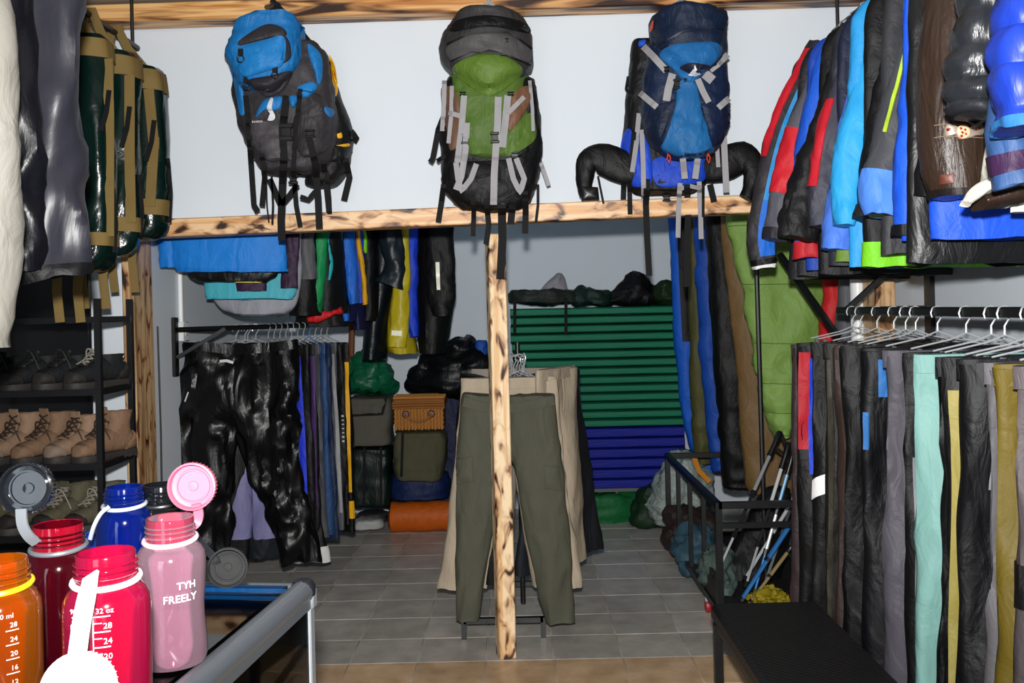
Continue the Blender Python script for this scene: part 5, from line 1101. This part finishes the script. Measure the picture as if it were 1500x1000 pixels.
for i, px in enumerate((158, 118, 72, 28, -14)):
    boot('hiking_boot', ['tan brown hiking boot with dark laces next to the rack post', 'tan brown hiking boot second from the rack post', 'tan brown hiking boot third from the rack post', 'tan brown hiking boot fourth from the rack post', 'tan brown hiking boot fifth from the rack post'][i], 'brown boots on the rack', shelf_at(px, 640, 2), yw, (leath if i % 2 else leath2, fabric('#7a6a5c', .7, crease=.2) if i % 2 else leath2, rub, brl), .185 if i != 1 else .17)
for i, px in enumerate((152, 108, 62, 16)):
    boot('hiking_boot', ['black and grey hiking shoe by the post above the brown boots', 'black hiking shoe second from the post above the brown boots', 'black hiking shoe third from the post above the brown boots', 'black hiking shoe fourth from the post above the brown boots'][i], 'dark shoes above the brown boots', shelf_at(px - 6, 540, 1), yw, (dk, dk2, rub, gyl if i == 0 else bkl), .13)
for i, px in enumerate((150, 104, 56, 8)):
    boot('hiking_boot', ['olive grey hiking boot with pale laces by the post below the brown boots', 'olive grey hiking boot second from the post below the brown boots', 'olive grey hiking boot third from the post below the brown boots', 'olive grey hiking boot fourth from the post below the brown boots'][i], 'olive grey boots below the brown boots', shelf_at(px - 2, 740, 3), yw, (olv, dk2, rub2, gyl), .165)
# ================================================================ green dry-bag duffels
GD = 'green duffels on the ceiling rail'
tarp = shiny('#0b2d27', rough=.2, crease=.55, sc_=(6, 6, 3)); tan = webbing('#6f5c33')
def duffel(label, Y, xl, xr, yt, yb, sd, sx):
    t = thing('duffel_bag', label, 'duffel bag', P((xl + xr) / 2, yb, Y), GD)
    w_ = xr - xl
    R = slab_rings([(yt, xl + w_ * .2, xr - w_ * .14), (yt + 18, xl + .05 * w_, xr - .04 * w_), (yt + 120, xl, xr), (yb - 110, xl, xr), (yb - 30, xl + 2, xr - 2), (yb - 8, xl + .1 * w_, xr - .08 * w_), (yb, xl + .22 * w_, xr - .2 * w_)], Y, .085, .07, n=44, N=44, p=3.6, er=.03)
    o = M().loft(R).build('body', tarp, t, wr=(.022, 6, 3), seed=sd)
    k = M(); k.v = [tuple(v.co + ORG[t.name]) for v in o.data.vertices]; k.f = [tuple(q.vertices) for q in o.data.polygons]; bv = k.bvh()
    vs = [v.co + ORG[t.name] for v in o.data.vertices]; R = [[vs[j * 44 + i] for i in range(44)] for j in range(44)]
    for a, b in ((.15, .20), (.61, .66)): m = M(); m.strip(R, 0, 1, a, b, .005); m.build('webbing_band', tan, t)
    # shoulder straps down the front
    for x1, x2 in ((sx[0], sx[1]),):
        m = M(); dstrap(m, [(x1, yt + 34), (x2, yt + 120), (x2, yb - 150), (x1 + 2, yb - 50)], 15, bv, Y - .05, off=.012); m.build('shoulder_strap', tan, t)
        m = M(); dstrap(m, [(x2, yt + 80), (x2 - 4, yt + 112), (x2 - 12, yt + 140)], 7, bv, Y - .06, off=.02); m.build('webbing_tail', BLK_S, t)
        _bk(t, x2, yt + 90, 14, 12, bv, Y); _bk(t, x2, yb - 118, 14, 12, bv, Y)
    m = M(); dstrap(m, [(xr - 2, yb - 120), (xr + 2, yb - 70), (xr, yb - 26)], 6, bv, Y - .04, off=.012); m.build('webbing_tail', BLK_S, t)
    c = P((xl + xr) / 2, yt, Y); rl = Vector((XL2, Y, 2.73))
    m = M(); m.ribbon([c + Vector((-.09, 0, -.01)), rl.lerp(c, .5) + Vector((-.04, 0, 0)), rl + Vector((-.012, 0, .018)), rl + Vector((.012, 0, .018)), rl.lerp(c, .5) + Vector((.04, 0, 0)), c + Vector((.09, 0, -.01))], .035, .004); m.build('carry_handle', tan, t)
    for xx in (xl + .40 * w_, xl + .62 * w_): m = M(); m.ribbon([P(xx, yb - 12, Y - .04), P(xx - 2, yb + 30, Y - .05), P(xx + 3, yb + 76, Y - .045)], .034, .004); m.build('hanging_strap', tan, t)
    return t
duffel('dark green glossy duffel bag with tan straps, nearest the steel grey jacket', 3.46, 30, 168, 52, 396, 1, (158, 160))
duffel('dark green glossy duffel bag with tan straps hanging between two others', 3.68, 66, 206, 76, 376, 2, (190, 190))
duffel('dark green glossy duffel bag with tan straps, closest to the plank post', 3.92, 110, 248, 96, 352, 3, (218, 226))
# ================================================================ bench
x0b, x1b, y0b, y1b, zb = .69, 1.085, 2.25, 3.46, .45
t = thing('bench', 'black padded bench with a quilted top on steel legs', 'bench', ((x0b + x1b) / 2, (y0b + y1b) / 2, 0))
pad_m, nt, b = base_mat('ribbed_black_vinyl'); L = nt.links.new; tc = nd(nt, 'ShaderNodeTexCoord'); wv = nd(nt, 'ShaderNodeTexWave'); wv.wave_profile = 'SIN'; wv.bands_direction = 'DIAGONAL'; wv.inputs['Scale'].default_value = 22; wv.inputs['Distortion'].default_value = 1.5
L(tc.outputs['Object'], wv.inputs['Vector']); bp = nd(nt, 'ShaderNodeBump'); bp.inputs['Strength'].default_value = .5; bp.inputs['Distance'].default_value = .004; L(wv.outputs[0], bp.inputs['Height']); L(bp.outputs[0], b.inputs['Normal']); b.inputs['Base Color'].default_value = lin('#0c0c0e'); b.inputs['Roughness'].default_value = .5
M().box(((x0b + x1b) / 2, (y0b + y1b) / 2, zb - .03), (x1b - x0b, y1b - y0b, .06), bev=.014).build('seat_pad', pad_m, t)
M().box(((x0b + x1b) / 2, (y0b + y1b) / 2, zb - .075), (x1b - x0b - .02, y1b - y0b - .02, .03), bev=.004).build('seat_frame', BLK, t)
for x in (x0b + .02, x1b - .02):
    for y in (y0b + .03, y1b - .03): M().bar((x, y, 0), (x, y, zb - .07), .03, .03).build('leg', BLK, t)
for x in (x0b + .02, x1b - .02): M().bar((x, y0b + .03, .12), (x, y1b - .03, .12), .02, .02).build('stretcher', BLK, t)
# ================================================================ glass display counter
ZT_ = 1.06
C0 = Vector((-.375, 1.735, 0)); e1 = Vector((-.121, -.993, 0)).normalized(); e2 = Vector((-e1.y * -1, 0, 0))
e2 = Vector((-.993, .121, 0)).normalized(); LEN, DEP = 1.5, .62
def cp(a, b, z): return C0 + e1 * a + e2 * b + Vector((0, 0, z))
t = thing('display_counter', 'glass display counter with rounded aluminium edges', 'display counter', cp(LEN / 2, DEP / 2, 0))
ALU = plain('#7f858c', .34, .75); ALUL = plain('#b9bec4', .3, .7)
glass, nt, b = base_mat('counter_glass'); L = nt.links.new
tr = nd(nt, 'ShaderNodeBsdfTransparent'); tr.inputs[0].default_value = (.86, .91, .90, 1); gl = nd(nt, 'ShaderNodeBsdfGlossy'); gl.inputs['Roughness'].default_value = .03; fr = nd(nt, 'ShaderNodeFresnel'); fr.inputs[0].default_value = 1.5
mxs = nd(nt, 'ShaderNodeMixShader'); L(fr.outputs[0], mxs.inputs[0]); L(tr.outputs[0], mxs.inputs[1]); L(gl.outputs[0], mxs.inputs[2]); L(mxs.outputs[0], nt.nodes['Material Output'].inputs[0])
R2 = Matrix((-e2, -e1, Vector((0, 0, 1)))).transposed()
def cbox(nm, a0, a1, b0, b1, z0, z1, mat, bev=0): return M().box(cp((a0 + a1) / 2, (b0 + b1) / 2, (z0 + z1) / 2), (abs(b1 - b0), abs(a1 - a0), z1 - z0), R2, bev).build(nm, mat, t)
fw = .042
def edge(nm, p, q, r=.021): 
    m = M(); m.tube([p, q], r, 16); return m.build(nm, ALU, t)
cbox('top_glass', fw, LEN - fw, fw, DEP - fw, ZT_ - .008, ZT_ - .001, glass)
for (p, q) in ((cp(0 + fw / 2, fw / 2, ZT_ - .018), cp(LEN, fw / 2, ZT_ - .018)), (cp(0 + fw / 2, DEP, ZT_ - .018), cp(LEN, DEP, ZT_ - .018))): edge('edge_profile', p, q)
edge('edge_profile', cp(fw / 2, fw / 2, ZT_ - .018), cp(fw / 2, DEP, ZT_ - .018), .014)
M().lathe([(0, -.02), (.018, -.018), (.0225, -.004), (.0225, .01), (.016, .02), (0, .022)], cp(fw / 2, fw / 2, ZT_ - .018), (0, 0, 1), 20).build('corner_cap', plain('#141519', .4), t)
cbox('top_frame', 0.004, .03, 0.0, DEP, ZT_ - .05, ZT_ - .012, ALUL, .004)
cbox('top_frame', 0.0, LEN, .004, .03, ZT_ - .05, ZT_ - .014, ALU, .004)
for a_ in (.018, LEN - .03):
    for b_ in (.018, DEP - .018):
        cbox('corner_post', a_ - .013, a_ + .013, b_ - .013, b_ + .013, .06, ZT_ - .04, ALUL, .004)
for b_ in (.012,): cbox('side_glass', .03, LEN - .03, b_ - .003, b_ + .003, .12, ZT_ - .05, glass)
cbox('end_glass', .009, .015, .03, DEP - .03, .12, ZT_ - .05, glass)
cbox('base_plinth', 0, LEN, 0, DEP, .0, .10, plain('#2a2c30', .5), .005)
cbox('glass_shelf', .05, LEN - .05, .05, DEP - .03, .58, .588, glass)
# blue printed leaflet under the counter glass
t2 = thing('leaflet', 'blue and white printed leaflet lying under the counter glass', 'leaflet', cp(.2, .25, ZT_ - .02))
def lbox(nm, a0, a1, b0, b1, z, mat): return M().box(cp((a0 + a1) / 2, (b0 + b1) / 2, z), (abs(b1 - b0), abs(a1 - a0), .0012), R2).build(nm, mat, t2)
lbox('sheet', .045, .30, .045, .42, ZT_ - .012, plain('#3f86b8', .35))
m = M(); z = ZT_ - .0112; m.add([cp(.06, .15, z), cp(.06, .165, z), cp(.28, .27, z), cp(.28, .235, z)], [(0, 1, 2, 3)]); m.build('white_band', plain('#cdd2d6', .4), t2)
z = ZT_ - .0108; m = M()
for a0, b0, r0 in ((.10, .30, .022), (.16, .215, .02)):
    pts = [cp(a0 + r0 * math.cos(u), b0 + r0 * .8 * math.sin(u), z) for u in np.linspace(.6, 5.6, 14)]
    m.ribbon(pts, .010, .0006, nrm=(0, 0, 1))
for a0, b0 in ((.07, .34), (.20, .20), (.215, .20)): m.ribbon([cp(a0, b0, z), cp(a0 + .004, b0 - .045, z)], .009, .0006, nrm=(0, 0, 1))
m.build('printed_shapes', plain('#12305e', .4), t2, smooth=False)
# ================================================================ drinking bottles
def plastic_mat(hexc, opa=.45, rough=.12, tr_col=None):
    m, nt, b = base_mat('tinted_plastic_' + hexc.strip('#')); L = nt.links.new
    b.inputs['Base Color'].default_value = lin(hexc); b.inputs['Roughness'].default_value = rough; b.inputs['Coat Weight'].default_value = .5
    tr = nd(nt, 'ShaderNodeBsdfTransparent'); tr.inputs[0].default_value = lin(tr_col or hexc); mx = nd(nt, 'ShaderNodeMixShader'); 
    lw = nd(nt, 'ShaderNodeLayerWeight'); lw.inputs[0].default_value = .35; mr = nd(nt, 'ShaderNodeMapRange'); mr.inputs[3].default_value = opa; mr.inputs[4].default_value = min(1, opa + .3); L(lw.outputs['Facing'], mr.inputs[0])
    L(mr.outputs[0], mx.inputs[0]); L(tr.outputs[0], mx.inputs[1]); L(b.outputs[0], mx.inputs[2])
    gl = nd(nt, 'ShaderNodeBsdfGlossy'); gl.inputs['Roughness'].default_value = .06; fr = nd(nt, 'ShaderNodeFresnel'); fr.inputs[0].default_value = 1.55; mg = nd(nt, 'ShaderNodeMixShader'); L(fr.outputs[0], mg.inputs[0]); L(mx.outputs[0], mg.inputs[1]); L(gl.outputs[0], mg.inputs[2])
    L(mg.outputs[0], nt.nodes['Material Output'].inputs[0]); return m
def bottle(label, px, Y, mat, ring_mat, kind='round', r=.045, h=.158, neck=.0315, hn=.04, marks=None, sd=0):
    x = P(px, 900, Y).x; base = Vector((x, Y, ZT_))
    t = thing('water_bottle', label, 'water bottle', base, 'water bottles on the glass counter')
    if kind == 'round': prof = [(r * .80, .0), (r * .95, .004), (r, .014), (r, h - .022), (r * .97, h - .010), (r * .86, h - .001), (neck * 1.12, h + .004), (neck, h + .008)]
    else: prof = [(r * .78, .0), (r * .94, .003), (r * 1.0, .014), (r * .985, .035), (r * .93, .07), (r * .93, .085), (r * .97, .115), (r, h - .02), (r * .96, h - .008), (r * .84, h), (neck * 1.12, h + .004), (neck, h + .008)]
    top = h + hn
    outer = prof + [(neck, top - .002), (neck - .001, top)]; inner = [(max(a - .0022, .001), b + (.003 if b < .01 else 0)) for a, b in reversed(outer)]
    m = M(); m.lathe(outer + [(neck - .0026, top)] + inner[1:], base, n=56); bo = m.build('body', mat, t)
    for k in range(3): m = M(); z = h + .014 + k * .0065; m.tube([base + Vector(((neck + .0012) * math.cos(a), (neck + .0012) * math.sin(a), z + .003 * a / 6.283)) for a in np.linspace(0, 6.283, 41)], .0017, 6); m.build('thread', mat, bo)
    if ring_mat: m = M(); m.tube([base + Vector(((neck + .0035) * math.cos(a), (neck + .0035) * math.sin(a), h + .0095 + .003 * math.sin(a))) for a in np.linspace(0, 6.283, 41)], .0034, 8); m.build('tether_ring', ring_mat, t)
    def curved(name, s, size, ang, z, mt, rot=False):
        v, f = text_mesh(s, size, .0002); out = []
        for X, Y_, Z in v:
            if rot: X, Y_ = -Y_, X
            a = ang + X / r; rr = r + .0008 + Z; out.append(base + Vector((rr * math.sin(a), -rr * math.cos(a), z + Y_)))
        m = M(); m.add(out, f); return m.build(name, mt, bo, smooth=False)
    def arcbar(name, a0, a1, z, hh, mt):
        n = max(2, int(abs(a1 - a0) / .08)); v = []; f = []
        for i in range(n + 1):
            a = a0 + (a1 - a0) * i / n
            for rr in (r + .0002, r + .0009):
                for dz in (-hh / 2, hh / 2): v.append(base + Vector((rr * math.sin(a), -rr * math.cos(a), z + dz)))
        for i in range(n): q = 4 * i; f += [(q + 2, q + 3, q + 7, q + 6), (q, q + 4, q + 5, q + 1), (q + 1, q + 5, q + 7, q + 3), (q, q + 2, q + 6, q + 4)]
        m = M(); m.add(v, f); return m.build(name, mt, bo, smooth=False)
    return t, base, curved, arcbar
def cap(t, c, axis, r, mat, depth=.02, name='cap'):
    """open screw cap seen from inside"""
    m = M(); m.lathe([(0, -depth), (r * .86, -depth), (r * .97, -depth * .85), (r, -depth * .5), (r, 0), (r * .93, .001), (r * .90, -.002), (r * .88, -depth * .55), (r * .72, -depth * .6), (r * .70, -depth * .45), (r * .64, -depth * .45), (r * .62, -depth * .6), (r * .22, -depth * .62), (r * .20, -depth * .5), (r * .06, -depth * .48), (0, -depth * .48)], c, axis, 48)
    o = m.build(name, mat, t)
    m = M(); ax = Vector(axis).normalized(); ref = Vector((1, 0, 0)); x = ax.cross(Vector((0, 0, 1))).normalized(); y = ax.cross(x)
    for k in range(40):
        a = 6.283 * k / 40; d = x * math.cos(a) + y * math.sin(a); m.tube([Vector(c) + d * r * 1.0 - ax * depth * .8, Vector(c) + d * r * 1.0 - ax * .001], .0006, 4)
    m.build('grip_rib', mat, o); return o
def tether(t, pts, mat, w_=.012): 
    R = resample([tuple(p) for p in pts], 18); m = M(); m.ribbon(R, w_, .0035); return m.build('tether', mat, t)
WT_ = plain('#f0efee', .35); wpr = plain('#f3e9ee', .5)
# magenta bottle
t, base, cv, ab = bottle('magenta red water bottle with white scale and white hanging cap', 157, 1.06, plastic_mat('#e01a56', .16, tr_col='#f2789c'), WT_, r=.0465, h=.186)
ab('scale_line', -.10, -.085, .10, .135, wpr) ; ab('scale_line', .10, .118, .10, .14, wpr)
for k in range(9):
    z = .166 - k * .0165; ab('scale_tick', -.42, -.09, z, .0011, wpr)
    if k < 8: cv('scale_number', str(900 - 100 * k), .008, -.34, z + .006, wpr)
    ab('scale_tick', .11, .48, z + .001, .0011, wpr); ab('scale_tick', .11, .30, z - .006, .0008, wpr)
    if k: cv('scale_number', str(32 - 4 * k), .009, .42, z + .007, wpr)
cv('scale_number', '32 oz', .008, .36, .173, wpr); cv('lettering', 'LEXAN  BOTTLE', .007, .02, .075, wpr, rot=True) if False else None
capc = P(110, 1012, .93)
tether(t, [P(133, 842, 1.018), P(128, 868, .995), P(119, 915, .97), P(112, 968, .94)], WT_, .019)
cap(t, capc, (0, -.95, .3), .0365, plain('#ffffff', .4))
# pink bottle
t, base, cv, ab = bottle('clear pink waisted water bottle with white lettering and pink flip cap', 252, 1.33, plastic_mat('#e4b4c8', .07, tr_col='#f4e2ea'), plain('#f0b8c8', .3), 'waist', r=.0475, h=.165)
nk = M(); nk.lathe([(.034, .168), (.0322, .174), (.0322, .2055), (.0305, .2055), (.0305, .172), (.034, .168)], base, n=48); nk.build('neck_band', plastic_mat('#e05a78', .14, tr_col='#f0a0b4'), t)
pk = plain('#a85468', .5)
cc = P(280, 713, 1.37); cap(t, cc, (.05, -1, .05), .0345, pk, .016); tether(t, [P(278, 772, 1.37), P(288, 765, 1.38), P(291, 752, 1.38), P(287, 738, 1.375)], pk, .014)
cv('lettering', 'TYH', .014, .78, .118, wpr); cv('lettering', 'FREELY', .0145, .60, .101, wpr)
cv('emblem', '3', .018, -.62, .128, wpr)
ab('scale_tick', -.75, -.40, .114, .001, wpr); ab('scale_tick', -.75, -.55, .106, .001, wpr); ab('scale_tick', -.70, -.40, .080, .001, wpr); ab('scale_tick', -.70, -.40, .040, .001, wpr)
# dark red bottle
t, base, cv, ab = bottle('dark ruby red water bottle with smoked clear cap on the counter', 88, 1.30, plastic_mat('#6a0c22', .14, tr_col='#b04a60'), plain('#5d6066', .4), r=.046, h=.165)
smoke = plastic_mat('#2a2e34', .3, tr_col='#8a9096'); cc = P(36, 716, 1.26); cap(t, cc, (.12, -1, .1), .0345, smoke, .022)
tether(t, [P(54, 795, 1.27), P(42, 785, 1.26), P(33, 768, 1.255), P(31, 745, 1.255)], plain('#6b6f74', .5), .014)
nk = M(); nk.lathe([(.0335, .172), (.0322, .176), (.0322, .2058), (.0305, .2058), (.0305, .174)], base, n=48); nk.build('neck_band', plastic_mat('#c01030', .3, tr_col='#d86070'), t)
# amber bottle
t, base, cv, ab = bottle('amber orange water bottle with yellow tether ring on the counter', 0, 1.12, plastic_mat('#e07410', .14, tr_col='#f4b860'), plain('#f0c81a', .35), r=.046, h=.165)
cv('scale_number', '1000 ml', .008, .52, .148, wpr)
for k in range(8): cv('scale_number', str(28 - 4 * k) if k < 7 else '', .008, .80, .137 - k * .0165, wpr) if k < 7 else None; ab('scale_tick', .62, .92, .131 - k * .0165, .001, wpr)
# blue bottle
t, base, cv, ab = bottle('cobalt blue water bottle standing behind the magenta one', 186, 1.58, plastic_mat('#0e2f9a', .14, tr_col='#5f90e0'), plain('#9fa4ac', .35), r=.045, h=.165, neck=.030)
tether(t, [P(160, 742, 1.54), P(148, 752, 1.53), P(138, 770, 1.52), P(132, 790, 1.52)], plain('#8a8f98', .4), .006)
cap(t, base + Vector((-.07, .03, .09)), (-.3, -1, 0), .033, plastic_mat('#0e2f86', .7), .02)
# black bottle
t, base, cv, ab = bottle('smoky black water bottle with its cap tipped over the counter edge', 240, 1.62, plastic_mat('#17191d', .4, tr_col='#70767e'), plain('#1b1c1f', .4), r=.044, h=.160, neck=.0305)
cc = P(333, 832, 1.52); cap(t, cc, (.25, -1, .15), .0315, plain('#08090a', .85), .026); tether(t, [P(268, 752, 1.59), P(290, 790, 1.56), P(312, 815, 1.53), P(318, 825, 1.53)], plain('#1b1c1f', .4), .012)
